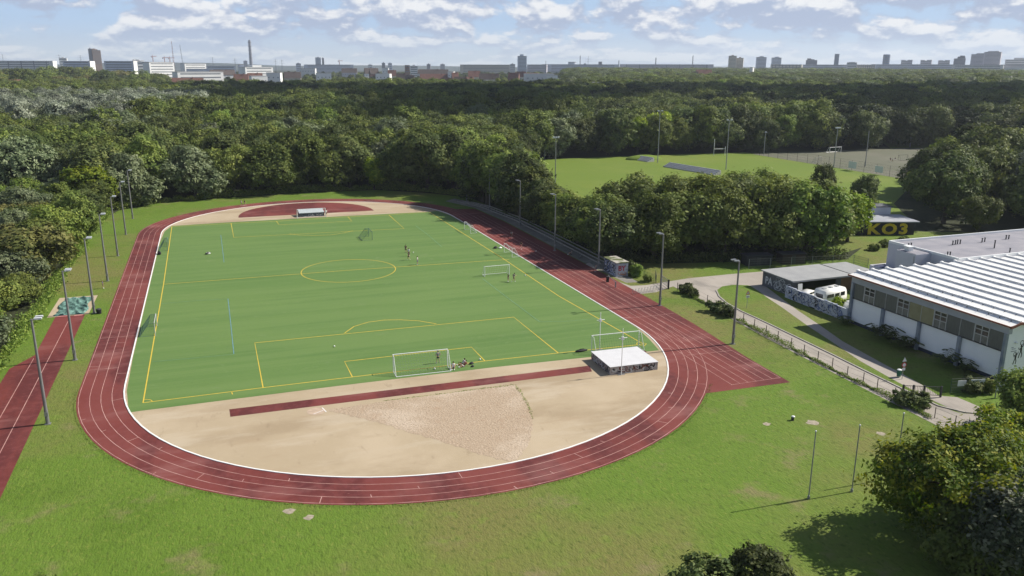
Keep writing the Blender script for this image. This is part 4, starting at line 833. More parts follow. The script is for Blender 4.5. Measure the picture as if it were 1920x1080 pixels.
p = G(1692, 300); goal('football_goal', 'dark goal on the hard court behind the three small figures', p[0], p[1], math.pi, 5, 2.2, 1.6, M_dark, M_net, 'goals of the hard court', step=0.6)
p = G(1527, 305); goal('football_goal', 'grey training goal pushed against the court fence', p[0]+2, p[1], 0.4, 5, 2.2, 1.6, M_steel, M_net, 'goals of the hard court', step=0.6)
cf = [(211.3, 161)]+[(211.0, 161-6.45*i) for i in range(1, 15)]
wire_fence('court_fence', 'tall mesh fence between hard court and green field', cf, 4.0, r=0.07, wires=(1, 0.75, 0.5, 0.25, 0.02), wr=0.02, m=M_dark, vert=9)
for px, py, w, h_, lab in ((1635, 318, 4.2, 2.6, 'square white board fixed on the court fence'), (1684, 326, 4.0, 2.4, 'white board with dark corner on the court fence beside the big tree')):
    p = G(px, py); t = thing('advert_board', lab, 'board', (210.85, p[1], 0.9), math.pi/2); MB().box(-w/2, w/2, 0.08, 0.14, 0, h_).build('panel', mat('white_board', (0.7, 0.7, 0.7)), t); MB().box(-w/2, w/2, 0.0, 0.075, h_*0.45, h_*0.5).build('rail', M_steel, t)
# bicycle lying by the shaded path
p = G(1089, 484); t = thing('bicycle', 'bicycle parked in the shade beside the terrace near the kiosk', 'bicycle', (p[0], p[1], 0), 0.6)
for x in (-0.52, 0.52):
    q = MB(); q.path([(x+0.33*math.cos(6.2832*i/14), 0, 0.34+0.33*math.sin(6.2832*i/14)) for i in range(15)], 0.02, 5).build('wheel', M_black, t)
MB().path([(-0.52, 0, 0.34), (-0.1, 0, 0.33), (0.4, 0, 0.8), (-0.2, 0, 0.8), (-0.52, 0, 0.34)], 0.02).path([(-0.1, 0, 0.33), (-0.22, 0, 0.9)], 0.02).path([(0.52, 0, 0.34), (0.38, 0, 0.95)], 0.02).build('frame', M_steel, t); MB().box(-0.36, -0.1, -0.06, 0.06, 0.9, 0.96).build('saddle', M_black, t); MB().tube((0.38, -0.28, 0.98), (0.38, 0.28, 0.98), 0.02).build('handlebar', M_black, t)
# ------------------------------------------------------------------ people
M_skin = mat('skin', (0.42, 0.25, 0.17), var=0.06); M_skin2 = mat('tanned_skin', (0.24, 0.13, 0.085), var=0.06)
def cloth(n, c): return mat('cloth_'+n, c, var=0.1, vscale=6, rough=0.9)
CB, CWt, CBl, CGr, CRd = cloth('black', (0.016, 0.016, 0.02)), cloth('white', (0.68, 0.68, 0.70)), cloth('blue', (0.06, 0.09, 0.30)), cloth('grey', (0.16, 0.17, 0.19)), cloth('red', (0.25, 0.03, 0.06))
M_hair = mat('dark_hair', (0.02, 0.014, 0.01)); M_hair2 = mat('fair_hair', (0.16, 0.10, 0.05))
def skinned(nodes, edges, name, m):
    me = bpy.data.meshes.new('tmp'); me.from_pydata([n[0] for n in nodes], edges, []); me.update()
    o = bpy.data.objects.new('tmp', me); COL.objects.link(o)
    md = o.modifiers.new('s', 'SKIN'); sk = me.skin_vertices[0].data
    for i, n in enumerate(nodes): sk[i].radius = (n[1], n[2] if len(n) > 2 else n[1]); sk[i].use_root = (i == 0)
    md.use_smooth_shade = True; s2 = o.modifiers.new('u', 'SUBSURF'); s2.levels = 1; s2.render_levels = 1
    dg = bpy.context.evaluated_depsgraph_get(); r = bpy.data.meshes.new_from_object(o.evaluated_get(dg)); bpy.data.objects.remove(o); r.name = name
    r.materials.clear(); r.materials.append(m); return r
def pose(kind):
    """Joint positions facing +y: pelvis, chest, neck, head, per side shoulder, elbow, wrist, hip, knee, ankle, toe."""
    J = dict(pel=(0, 0, .95), wai=(0, .01, 1.12), che=(0, .01, 1.33), nec=(0, .0, 1.49), hea=(0, .03, 1.63))
    for s, k in ((-1, 'l'), (1, 'r')):
        J['sh'+k] = (s*.19, 0, 1.42); J['el'+k] = (s*.26, -.02, 1.14); J['wr'+k] = (s*.28, .08, .90)
        J['hi'+k] = (s*.1, 0, .90); J['kn'+k] = (s*.12, .03, .50); J['an'+k] = (s*.13, -.02, .08); J['to'+k] = (s*.15, .16, .04)
    if kind == 'walk':
        J.update(knl=(-.11, .22, .52), anl=(-.11, .30, .10), tol=(-.11, .47, .07), knr=(.11, .0, .50), anr=(.11, -.30, .14), tor=(.11, -.17, .05), ell=(-.25, -.16, 1.16), wrl=(-.24, -.08, .94), elr=(.25, .10, 1.15), wrr=(.22, .30, 1.02))
    if kind == 'hips':
        J.update(ell=(-.38, -.06, 1.18), wrl=(-.19, .09, 1.02), elr=(.38, -.06, 1.18), wrr=(.19, .09, 1.02), knl=(-.16, .02, .5), anl=(-.2, -.02, .08), tol=(-.25, .15, .04), knr=(.16, .02, .5), anr=(.2, -.02, .08), tor=(.25, .15, .04))
    if kind == 'run':
        J.update(che=(0, .1, 1.31), nec=(0, .15, 1.46), hea=(0, .2, 1.6), shl=(-.19, .12, 1.4), shr=(.19, .12, 1.4), knl=(-.11, .34, .62), anl=(-.11, .25, .22), tol=(-.11, .40, .14), knr=(.11, -.08, .50), anr=(.11, -.46, .30), tor=(.11, -.5, .15), ell=(-.3, -.14, 1.2), wrl=(-.24, .02, 1.02), elr=(.3, .2, 1.16), wrr=(.2, .42, 1.26))
        for k_ in ('anl', 'tol'): x, y, z = J[k_]; J[k_] = (x, y+.06, z-.12)
    if kind == 'sit':
        up = -.83
        for k_ in ('pel', 'wai', 'che', 'nec', 'hea', 'shl', 'shr', 'ell', 'elr', 'wrl', 'wrr', 'hil', 'hir'): x, y, z = J[k_]; J[k_] = (x, y-(z-.95)*.18, z+up)
        J.update(knl=(-.2, .36, .45), anl=(-.16, .60, .09), tol=(-.17, .78, .05), knr=(.22, .38, .42), anr=(.16, .62, .09), tor=(.17, .80, .05), ell=(-.3, .02, .38), wrl=(-.2, .27, .42), elr=(.3, .02, .38), wrr=(.2, .27, .42))
    if kind == 'lean':
        up = -.83
        for k_ in ('pel', 'wai', 'che', 'nec', 'hea', 'shl', 'shr', 'hil', 'hir'): x, y, z = J[k_]; J[k_] = (x, y-(z-.95)*.55, z+up-(z-.95)*.12)
        J.update(knl=(-.14, .42, .22), anl=(-.14, .82, .08), tol=(-.18, .9, .18), knr=(.16, .38, .40), anr=(.15, .62, .09), tor=(.16, .8, .05), ell=(-.28, -.42, .28), wrl=(-.28, -.5, .06), elr=(.28, -.42, .28), wrr=(.28, -.5, .06))
    return J
PCACHE = {}
def person_meshes(kind):
    if kind in PCACHE: return PCACHE[kind]
    J = pose(kind); nodes = [(J['pel'], .135, .1), (J['wai'], .125, .095), (J['che'], .155, .11), (J['nec'], .055), (tuple(np.array(J['nec'])*.4+np.array(J['hea'])*.6), .06, .062), (tuple(np.array(J['hea'])+np.array((0, .008, .02))), .082, .1), (tuple(np.array(J['hea'])+np.array((0, 0, .1))), .062, .075)]
    edges = [(0, 1), (1, 2), (2, 3), (3, 4), (4, 5), (5, 6)]
    for k in 'lr':
        b = len(nodes); wr = np.array(J['wr'+k]); el = np.array(J['el'+k]); d = (wr-el)/np.linalg.norm(wr-el); palm = wr+d*.075
        nodes += [(J['sh'+k], .062), (J['el'+k], .042), (J['wr'+k], .028), (tuple(palm), .036, .018)]; edges += [(2, b), (b, b+1), (b+1, b+2), (b+2, b+3)]
        c = len(nodes); nodes += [(J['hi'+k], .092), (J['kn'+k], .058), (J['an'+k], .038), (J['to'+k], .036, .026)]; edges += [(0, c), (c, c+1), (c+1, c+2), (c+2, c+3)]
    body = skinned(nodes, edges, 'body', M_skin)
    # fingers, nose and ears, rooted in the palm and head
    mb = MB()
    for k, s in (('l', -1), ('r', 1)):
        wr = Vector(J['wr'+k]); el = Vector(J['el'+k]); d = (wr-el).normalized(); side = d.cross(Vector((s, 0, 0.2))).normalized(); fl = d.cross(side)*s
        base = wr+d*.09
        for i, l in enumerate((.07, .08, .075, .058)):
            a = base+side*(i-1.5)*.019; bq = a+d*l*.55-fl*.006; mb.path([a-d*.02, bq, bq+d*l*.42-fl*.022], [.0095, .0085, .007], 5)
        a = wr+d*.045+side*.034; bq = a+side*.03+d*.03; mb.path([a-side*.015, bq, bq+d*.03], [.011, .0095, .0075], 5)
    h = Vector(J['hea']); mb.tube(h+Vector((0, .075, .02)), h+Vector((0, .118, -.012)), .009, .016, 6); mb.ball(h+Vector((-.083, 0, .005)), .014, .022, .034); mb.ball(h+Vector((.083, 0, .005)), .014, .022, .034)
    bm = bmesh.new(); bm.from_mesh(body); m2 = mb.mesh('x', M_skin); bm.from_mesh(m2); bm.to_mesh(body); bm.free()
    fc = MB()
    for s in (-1, 1): fc.ball(h+Vector((s*.033, .094, .022)), .013, .008, .008)
    fc.ball(h+Vector((0, .093, -.05)), .026, .008, .006); face = fc.mesh('face', M_hair)
    sh = [(J['pel'], .152, .116), (J['wai'], .148, .116), (J['che'], .172, .128), (tuple(np.array(J['che'])*.3+np.array(J['nec'])*.7), .085, .08)]; se = [(0, 1), (1, 2), (2, 3)]
    so_ = [(tuple(np.array(J['pel'])+np.array((0, 0, .05))), .15, .115), (J['pel'], .158, .122)]; sf = [(0, 1)]
    shoe = MB()
    for k in 'lr':
        b = len(sh); e = np.array(J['sh'+k])*.45+np.array(J['el'+k])*.55; sh += [(J['sh'+k], .083), (tuple(e), .068)]; se += [(2, b), (b, b+1)]
        b = len(so_); kq = np.array(J['hi'+k])*.3+np.array(J['kn'+k])*.7; so_ += [(J['hi'+k], .112), (tuple(kq), .092)]; sf += [(1, b), (b, b+1)]
        a, t = Vector(J['an'+k]), Vector(J['to'+k]); mid = a.lerp(t, .55); shoe.path([a+Vector((0, 0, -.01)), mid+Vector((0, 0, -.005)), t+(t-a).normalized()*.04], [.052, .052, .038], 8)
    shirt = skinned(sh, se, 'shirt', CWt); shorts = skinned(so_, sf, 'shorts', CB)
    hr = MB().ball(h+Vector((0, -.012, .055)), .095, .112, .098, 12, 8).mesh('hair', M_hair); hr.shade_smooth()
    PCACHE[kind] = (body, shirt, shorts, shoe.mesh('shoe', CWt), hr, face); return PCACHE[kind]
def person(label, px, py, rz, kind='stand', shirt=CWt, shorts=CB, skin=M_skin, hair=M_hair, shoe=CWt, s=1.0, group=None, bare=False, z=0.04, loc=None):
    p = G(px, py) if loc is None else loc; t = thing('person', label, 'person', (p[0], p[1], z), rz, group); t.scale = (s, s, s)
    ms = person_meshes(kind)
    for nm, me, m in zip(('body', 'shirt', 'shorts', 'shoe', 'hair', 'face'), ms, (skin, shirt, shorts, shoe, hair, M_hair)):
        if nm == 'shirt' and bare: continue
        o = bpy.data.objects.new(nm, me); COL.objects.link(o); o.parent = t; o.material_slots[0].link = 'OBJECT'; o.material_slots[0].material = m
    return t
person('person in white top walking on the far bend of the track beside another', 453, 386.5, -1.2, 'walk', CWt, CGr)
person('person in dark clothes walking on the far bend of the track', 459, 386, -1.2, 'walk', CB, CB)
person('person dressed in black standing behind the group near the centre circle', 761, 474, 2.6, 'stand', CB, CB, shoe=CB)
person('person in white shirt standing between two people in black', 766.5, 481, -0.5, 'stand', CWt, CB)
person('person in black walking closest to the halfway line in the standing group', 766.5, 488, 0.4, 'walk', CB, CB)
person('person in white shirt and blue shorts standing apart on the halfway line', 783, 496.5, 1.2, 'hips', CWt, CBl)
person('smaller person in dark kit crouched over beside the thick barred goal', 953, 528, 1.8, 'stand', CB, CGr, s=0.85)
person('person in dark kit running with the ball by the thick barred goal', 963, 529, -1.4, 'run', CGr, CB)
person('person in grey running in the shade on the track, farther of two', 959, 447, 2.8, 'run', CGr, CB, skin=M_skin2)
person('person in dark top running in the shade on the track', 977, 467, 2.8, 'run', CB, CRd)
person('person sitting on the terrace kerb in the shade with a pale top', 1071, 478, 1.3, 'sit', CGr, CB, z=0.1)
person('person in grey shirt and black shorts standing inside the near white goal', 821.5, 681, 0.15, 'hips', CGr, CB)
person('person in white shirt sitting on the grass by the post of the near goal', 850, 691, math.pi*0.9, 'sit', CWt, CGr)
person('person in pale top leaning back on the grass beside the near goal', 867, 684, 1.7, 'lean', CWt, CB, skin=M_skin2)
person('person in dark red top sitting on the grass among the bags', 870, 687.5, 1.9, 'lean', CRd, CWt)
person('small person in blue standing on the grass beside the sand pit', 193.5, 541, -1.4, 'stand', CBl, CGr, s=0.85, hair=M_hair2)
person('person in white top leaning at the end of the covered mat in the far goal', 0, 0, 0.3, 'stand', CWt, CB, loc=(4.15, 62.4))
person('person in white on the hard court, middle of three tiny figures', 1673, 304, 1.0, 'walk', CWt, CB, z=0.02); person('person in black on the hard court beside the figure in white', 1669, 303, -1.0, 'run', CB, CB, z=0.02); person('person in grey shirt on the hard court, closest to the dark goal', 1678, 302.5, 2.0, 'run', CGr, CWt, z=0.02)
person('child sized figure in pale clothes at the lamp post base by the kiosk', 1117, 510, 0.5, 'stand', CGr, CGr, s=0.8)

# ------------------------------------------------------------------ trees
def leaf_mat(name, cols, trans=0.25, rough=0.6, spec=0.12, rand=0.36):
    m = bpy.data.materials.new(name); m.use_nodes = True; nt = m.node_tree; N = nt.nodes; L = nt.links
    p = N['Principled BSDF']; p.inputs['Roughness'].default_value = rough; p.inputs['Specular IOR Level'].default_value = spec
    at = N.new('ShaderNodeAttribute'); at.attribute_name = 'tone'; at.attribute_type = 'GEOMETRY'
    cr = N.new('ShaderNodeValToRGB'); L.new(at.outputs['Fac'], cr.inputs[0]); e = cr.color_ramp.elements
    e[0].position = 0.1; e[0].color = (*cols[0], 1); e[1].position = 0.9; e[1].color = (*cols[2], 1); k = e.new(0.5); k.color = (*cols[1], 1)
    oi = N.new('ShaderNodeObjectInfo'); mr = N.new('ShaderNodeMapRange'); L.new(oi.outputs['Random'], mr.inputs['Value']); mr.inputs['To Min'].default_value = 1-rand; mr.inputs['To Max'].default_value = 1+rand
    hs = N.new('ShaderNodeHueSaturation'); L.new(cr.outputs[0], hs.inputs['Color']); L.new(mr.outputs[0], hs.inputs['Value'])
    m2 = N.new('ShaderNodeMath'); m2.operation = 'FRACT'; m3 = N.new('ShaderNodeMath'); m3.operation = 'MULTIPLY'; m3.inputs[1].default_value = 7.31; L.new(oi.outputs['Random'], m3.inputs[0]); L.new(m3.outputs[0], m2.inputs[0])
    mh = N.new('ShaderNodeMapRange'); L.new(m2.outputs[0], mh.inputs['Value']); mh.inputs['To Min'].default_value = 0.490; mh.inputs['To Max'].default_value = 0.512; L.new(mh.outputs[0], hs.inputs['Hue'])
    L.new(hs.outputs[0], p.inputs['Base Color']); t = N.new('ShaderNodeBsdfTranslucent')
    hs2 = N.new('ShaderNodeHueSaturation'); hs2.inputs['Value'].default_value = 1.25; hs2.inputs['Saturation'].default_value = 1.1; L.new(hs.outputs[0], hs2.inputs['Color']); L.new(hs2.outputs[0], t.inputs['Color'])
    mx = N.new('ShaderNodeMixShader'); mx.inputs[0].default_value = trans; L.new(p.outputs[0], mx.inputs[1]); L.new(t.outputs[0], mx.inputs[2]); L.new(mx.outputs[0], N['Material Output'].inputs[0])
    MATS[name] = m; return m
LM = dict(
    dark=leaf_mat('dark_foliage', [(0.051, 0.073, 0.024), (0.085, 0.112, 0.034), (0.139, 0.158, 0.049)]),
    mid=leaf_mat('green_foliage', [(0.075, 0.108, 0.026), (0.131, 0.166, 0.038), (0.205, 0.234, 0.057)]),
    light=leaf_mat('light_foliage', [(0.095, 0.149, 0.030), (0.161, 0.225, 0.046), (0.257, 0.313, 0.068)], trans=0.3),
    yellow=leaf_mat('yellow_green_foliage', [(0.096, 0.168, 0.017), (0.184, 0.263, 0.026), (0.311, 0.373, 0.041)], trans=0.3),
    willow=leaf_mat('grey_green_foliage', [(0.074, 0.103, 0.044), (0.130, 0.161, 0.075), (0.211, 0.240, 0.128)], spec=0.35),
    silver=leaf_mat('silver_foliage', [(0.114, 0.138, 0.091), (0.203, 0.227, 0.164), (0.325, 0.350, 0.265)], spec=0.4),
    brown=leaf_mat('brownish_foliage', [(0.069, 0.081, 0.022), (0.129, 0.132, 0.040), (0.207, 0.190, 0.068)]),
    deep=leaf_mat('cloud_shade_foliage', [(0.016, 0.029, 0.011), (0.028, 0.046, 0.017), (0.048, 0.067, 0.025)], rand=0.15),  # darker leaf colour, paints cloud shade into the middle woods
    maple=leaf_mat('maple_foliage', [(0.048, 0.086, 0.011), (0.105, 0.160, 0.017), (0.300, 0.305, 0.032)], trans=0.33),
    grey=leaf_mat('dull_purple_green_foliage', [(0.026, 0.036, 0.018), (0.048, 0.058, 0.032), (0.150, 0.158, 0.110)], spec=0.2))
M_bark = mat('bark', (0.075, 0.062, 0.048), var=0.3, vscale=4, bump=0.3, bscale=12, stretch=(1, 1, 0.25))
def crown_mesh(name, seed, h, r, z0, m, lobes, leaves, ls, flat=1.0, top=0.0, tuft=16, spread=0.2):
    """Leaves gathered in tufts over the lobes of a crown; h height, r radius, z0 where the crown starts."""
    g = np.random.default_rng(seed); zc = (h+z0)/2; rz = (h-z0)/2*flat
    C, Rr = [], []
    for i in range(lobes):
        d = g.normal(size=3); d /= np.linalg.norm(d); u = g.uniform(0.45, 0.82); lr = r*g.uniform(0.26, 0.46)
        c = np.array([d[0]*r*u, d[1]*r*u, zc+d[2]*rz*u*0.95])
        f = 1.0-top*max(0, (c[2]-zc)/rz); c[0] *= f; c[1] *= f; c[2] = min(c[2], h-lr*0.8); c[2] = max(c[2], z0+lr*0.6); C.append(c); Rr.append(lr)
    C.append(np.array([0, 0, zc])); Rr.append(r*0.55); C = np.array(C); Rr = np.array(Rr)
    w = Rr**2/np.sum(Rr**2); P, D, T = [], [], []
    for c, lr, ww in zip(C, Rr, w):
        n = max(20, int(leaves*ww)); nt_ = max(6, int(tuft*(lr/(0.36*r))**2))
        d = g.normal(size=(nt_, 3)); d[:, 2] += 0.25; d /= np.linalg.norm(d, axis=1)[:, None]
        tc = c+d*lr*g.uniform(0.72, 1.08, (nt_, 1)); tone = g.uniform(0.15, 0.85, nt_)
        k = g.integers(0, nt_, n); off = g.normal(size=(n, 3))*lr*spread*np.array([1, 1, 0.8]); p = tc[k]+off
        dd = (p-c); dd /= np.linalg.norm(dd, axis=1)[:, None]+1e-6; P.append(p); D.append(dd); T.append(np.clip(tone[k]+g.normal(size=n)*0.13, 0, 1))
    P = np.concatenate(P); D = np.concatenate(D); T = np.concatenate(T)
    keep = np.ones(len(P), bool)
    for c, lr in zip(C, Rr): keep &= np.linalg.norm(P-c, axis=1) > lr*0.58
    keep &= P[:, 2] > 0.1; P, D, T = P[keep], D[keep], T[keep]; n = len(P)
    nn = D*1.0+g.normal(size=(n, 3))*0.42+np.array([0, 0, 0.3]); nn /= np.linalg.norm(nn, axis=1)[:, None]
    t = np.cross(nn, g.normal(size=(n, 3))); t /= np.linalg.norm(t, axis=1)[:, None]+1e-6; b = np.cross(nn, t); s = ls*g.uniform(0.6, 1.35, (n, 1))
    V = np.stack([P-t*s, P-b*s*0.55+t*s*0.1-nn*s*0.12, P+t*s, P+b*s*0.55+t*s*0.1-nn*s*0.12], 1).reshape(-1, 3)
    me = bpy.data.meshes.new(name); me.vertices.add(4*n); me.vertices.foreach_set('co', V.astype(np.float32).ravel()); me.loops.add(4*n); me.loops.foreach_set('vertex_index', np.arange(4*n, dtype=np.int32))
    me.polygons.add(n); me.polygons.foreach_set('loop_start', np.arange(0, 4*n, 4, dtype=np.int32)); me.update(calc_edges=True)
    a = me.attributes.new('tone', 'FLOAT', 'FACE'); a.data.foreach_set('value', T.astype(np.float32)); me.materials.append(m); return me, C
def trunk_mesh(name, h, r, z0, C, seed, tr):
    q = MB(); g = random.Random(seed); top = z0+(h-z0)*0.55; pts = [(0, 0, -0.1)]; 
    for i in range(1, 5): pts.append((g.uniform(-.2, .2)*i*r*0.06, g.uniform(-.2, .2)*i*r*0.06, top*i/4))
    q.path(pts, [tr*1.25, tr, tr*0.85, tr*0.6, tr*0.35], 8)
    for c in C[:9]:
        s = pts[g.choice((2, 2, 3))]; mid = ((s[0]+c[0])/2, (s[1]+c[1])/2, (s[2]+c[2])/2+0.1*r); q.path([s, mid, tuple(c)], [tr*0.42, tr*0.28, tr*0.1], 5)
    return q.mesh(name, M_bark)
PROTO = {}
def proto(sp, v, h, r, z0, lobes, leaves, ls, top=0.0, flat=1.0, tuft=16, spread=0.2):
    me, C = crown_mesh('crown_'+sp, hash_(sp)+v*17, h, r, z0, LM[sp], lobes, leaves, ls, flat, top, tuft, spread)
    PROTO.setdefault(sp, []).append((me, trunk_mesh('trunk_'+sp, h, r, z0, C, v+3, 0.2+0.012*h), h, r))
def hash_(s): return sum(ord(c)*(i+1) for i, c in enumerate(s)) % 1000
for v in range(3): proto('mid', v, 15, 7.0, 1.6, 24+3*v, 19000, 0.36, tuft=20)
for v in range(3): proto('dark', v, 15, 7.1, 1.4, 26, 19000, 0.36, top=0.25*v, tuft=20)
for v in range(2): proto('light', v, 14, 6.2, 1.6, 22, 16000, 0.34, top=0.3, tuft=20)
for v in range(2): proto('willow', v, 14, 6.8, 0.8, 30, 20000, 0.33, tuft=30, spread=0.16)
proto('silver', 0, 17, 6.4, 1.5, 26, 17000, 0.37, top=0.3, tuft=26)
proto('yellow', 0, 11, 5.0, 1.2, 18, 12000, 0.32)
proto('brown', 0, 11, 5.6, 1.0, 22, 14000, 0.34)
for v in range(2): proto('deep', v, 18, 6.6, 2.5, 24, 15000, 0.42, top=0.3)
def tree(sp, v, x, y, h, rs, label, group, cat='tree', name='tree', z=0.0, rz=None):
    me, tm_, h0, r0 = PROTO[sp][v % len(PROTO[sp])]; t = thing(name, label, cat, (x, y, z), rnd.uniform(0, 6.28) if rz is None else rz, group); s = h/h0; t.scale = (s*rs, s*rs, s)
    for nm, m_ in (('crown', me), ('trunk', tm_)): o = bpy.data.objects.new(nm, m_); COL.objects.link(o); o.parent = t
    return t
def inside(p, poly):
    x, y = p; c = False; j = len(poly)-1
    for i in range(len(poly)):
        xi, yi = poly[i][:2]; xj, yj = poly[j][:2]
        if (yi > y) != (yj > y) and x < (xj-xi)*(y-yi)/(yj-yi)+xi: c = not c
        j = i
    return c
def edge_dist(p, poly):
    P = np.array([q[:2] for q in poly]); A = P; B = np.roll(P, -1, 0); ap = np.array(p)-A; ab = B-A; t = np.clip((ap*ab).sum(1)/np.maximum((ab*ab).sum(1), 1e-9), 0, 1); return float(np.min(np.linalg.norm(ap-ab*t[:, None], axis=1)))
PARK = [(290, 160), (331, 157), (345, 150), (380, 190), (354, 218), (318, 202)]
CLEAR = [STADIUM, FIELD, COURT]
def clear_of(x, y, m):
    for P in CLEAR:
        if inside((x, y), P) or edge_dist((x, y), P) < m: return False
    return True
SEE = [(985, 285), (1008, 305), (1022, 345), (1060, 362), (1115, 380), (1150, 352), (1200, 334), (1235, 338), (1345, 336), (1370, 326), (1450, 328), (1540, 335), (1600, 352), (1640, 392), (1695, 410), (1700, 300), (1760, 275)]
def cap_h(x, y, h, R):
    """Height of a tree that leaves the open strip of field behind it in view."""
    for _ in range(40):
        ok = True
        for k, f in ((-0.9, 0.62), (-0.5, 0.88), (0, 1), (0.5, 0.88), (0.9, 0.62)):
            p = np.array([x+RT[0]*R*k, y+RT[1]*R*k, h*f])-CAM; dz = p@FW; px = 960+FPX*(p@RT)/dz; py = 540-FPX*(p@UP)/dz
            if 985 < px < 1760 and dz < 345:
                if py < np.interp(px, [q[0] for q in SEE], [q[1] for q in SEE])-4: ok = False
        if ok: return h
        h -= 0.4
    return h
PL = []     # (x, y, radius)
def free(x, y, d): return all((x-a)**2+(y-b)**2 > (d*0.5*(1+c))**2 if False else (x-a)**2+(y-b)**2 > d*d for a, b, c in PL)
WHERE = {}
def put(sp, x, y, h, rs, label, group, **k):
    PL.append((x, y, rs)); return tree(sp, rnd.randrange(3), x, y, h, rs, label, group, **k)
# trees one can tell apart
p = G(370, 380); put('willow', p[0]-0.5, p[1]+9, 15.8, 1.22, 'large grey green willow bulging from the wood edge behind the far bend', None)
p = G(180, 405); put('yellow', p[0]-1.5, p[1]+5, 13.2, 1.25, 'broad yellow green tree behind the lamp posts at the track corner', None)
put('yellow', 25.5, 106.5, 10.5, 0.95, 'small bright green tree at the grass edge behind the far bend', None)
put('mid', 12.5, 109, 13.0, 1.0, 'feathery mid green tree in front of the wood behind the far goal', None)
put('brown', -56.5, 8.5, 11.6, 1.35, 'big brownish tree leaning over the grass by the sand pit', None)
put('dark', 130, 18, 14.0, 0.55, 'small dark cone shaped tree standing alone on the edge of the green field', None)
put('dark', 133.5, 7.5, 12.6, 0.75, 'dark round tree with pale patches beside the court boards', None)
put('yellow', 113, -11, 11.4, 1.05, 'yellow green tree at the corner of the shrub belt beside the black club house', None)
put('silver', 196, 6, 19.5, 1.0, 'tall silvery grey tree at the edge of the picture beyond the club house', None); put('silver', 184, -1, 18.0, 1.0, 'silvery grey tree behind the big dark tree beyond the club house', None)
put('mid', 152.5, -12, 9.0, 1.0, 'bushy mid green tree just behind the club house', None)
put('dark', 153, -1, 18.5, 1.05, 'big dark round tree overlooking the green field beyond the club house', None); put('dark', 168, 9, 18.5, 0.85, 'tall dark tree against the hard court beyond the club house', None); put('dark', 183, 12, 17.5, 0.85, 'broad dark tree between silver trees and the hard court', None)
put('yellow', 162, 180, 16.5, 0.95, 'bright light green tree at the edge of the wood behind the rugby posts', None); put('yellow', 175, 182, 18.5, 0.85, 'taller bright yellowish tree beside the rugby posts', None)
for i, y in enumerate([-8.5, -2.5, 3.5, 9, 15, 21, 27, 33.5, 40, 46.5, 53, 59.5, 66, 72]):
    h = 12.2 if y < 17 else (13.8 if y < 30 else (17.0 if y < 62 else 18.0)); x = 53.6+(i % 3)*0.5-(1.0 if y > 55 else 0)-(1.8 if y > 64 else 0); sp = ('dark', 'mid', 'dark', 'mid', 'light', 'mid', 'dark')[i % 7]
    h = cap_h(x, y, h, 5)
    if h < 5: continue
    put(sp, x, y, h*rnd.uniform(0.96, 1.02), 1.22 if y < 30 else 1.0, dict(dark='dark green tree', mid='mid green tree', light='lighter green tree')[sp]+' in the row hanging over the terrace by the track straight', sp+' green trees hanging over the terrace')
REG = [
 ('grove', [(-95, -60), (-54.5, -60), (-53.5, -30), (-53, 20), (-53.5, 70), (-50, 88), (-95, 110)], 7.2, (9.5, 12.5), ['mid', 'mid', 'dark', 'mid', 'brown', 'light', 'willow'], 'in the grove beside the long jump runway'),
 ('strip', [(53.2, -12), (57, 10), (60, 30), (66, 60), (84, 112), (104, 168), (80, 168), (44, 100), (51.5, 70), (53.2, 30)], 7.2, (12.5, 14.5), ['mid', 'dark', 'mid', 'dark', 'light'], 'in the belt shading the track straight'),
 ('belt', [(57, -13.5), (75, -16.5), (100, -23), (102, -17), (105, -2), (104, 13), (95, 27), (80, 25), (66, 8), (58, 0)], 6.8, (13.0, 16.5), ['mid', 'dark', 'mid', 'light', 'light', 'mid'], 'in the dense belt between road and green field'),
 ('bend', [(-110, 106), (-49, 93), (-38, 102), (0, 110), (26, 109), (41, 98), (50, 90), (82, 150), (96, 240), (-20, 262), (-135, 225), (-150, 130)], 9.0, (14.5, 18), ['mid', 'dark', 'dark', 'mid', 'willow', 'mid'], 'in the wood behind the far bend'),
 ('club', [(170, -12), (178, 0), (200, 18), (232, 36), (268, 44), (330, 88), (330, 20), (220, -35)], 9.0, (15, 18), ['dark', 'mid', 'silver', 'dark'], 'in the clump beyond the black club house'),
 ('back', [(98, 177), (213, 175), (232, 169), (286, 167), (312, 204), (290, 232), (98, 240)], 10.2, (15.5, 19), ['mid', 'dark', 'dark', 'willow', 'mid'], 'at the wood edge behind the green field'),
 ('park', [(312, 206), (352, 222), (390, 190), (430, 215), (400, 270), (300, 240)], 11, (13, 17), ['mid', 'dark', 'light'], 'around the park lawn behind the hard court'),
]
ADJ = dict(mid='mid green broadleaf tree', dark='dark green broadleaf tree', light='bright green broadleaf tree', willow='grey green willow', silver='silvery grey tree', brown='brownish green tree', yellow='yellow green tree', deep='green tree with cloud shade painted into its leaves')
cand = []
for nm, poly, sp_, hr_, kinds, where in REG:
    xs_ = [p[0] for p in poly]; ys_ = [p[1] for p in poly]; got = []
    for _ in range(5000):
        x, y = rnd.uniform(min(xs_), max(xs_)), rnd.uniform(min(ys_), max(ys_))
        if not inside((x, y), poly) or any((x-a)**2+(y-b)**2 < sp_**2 for a, b in got) or not all((x-a)**2+(y-b)**2 > (sp_*0.85+4*max(0, c-1))**2 for a, b, c in PL): continue
        if nm in ('bend', 'back') and not clear_of(x, y, 2.2): continue
        got.append((x, y))
    for x, y in got: cand.append((math.hypot(x-CAM[0], y-CAM[1]), nm, x, y, hr_, kinds, where))
cand.sort(); 
NEAR = cand[:278]
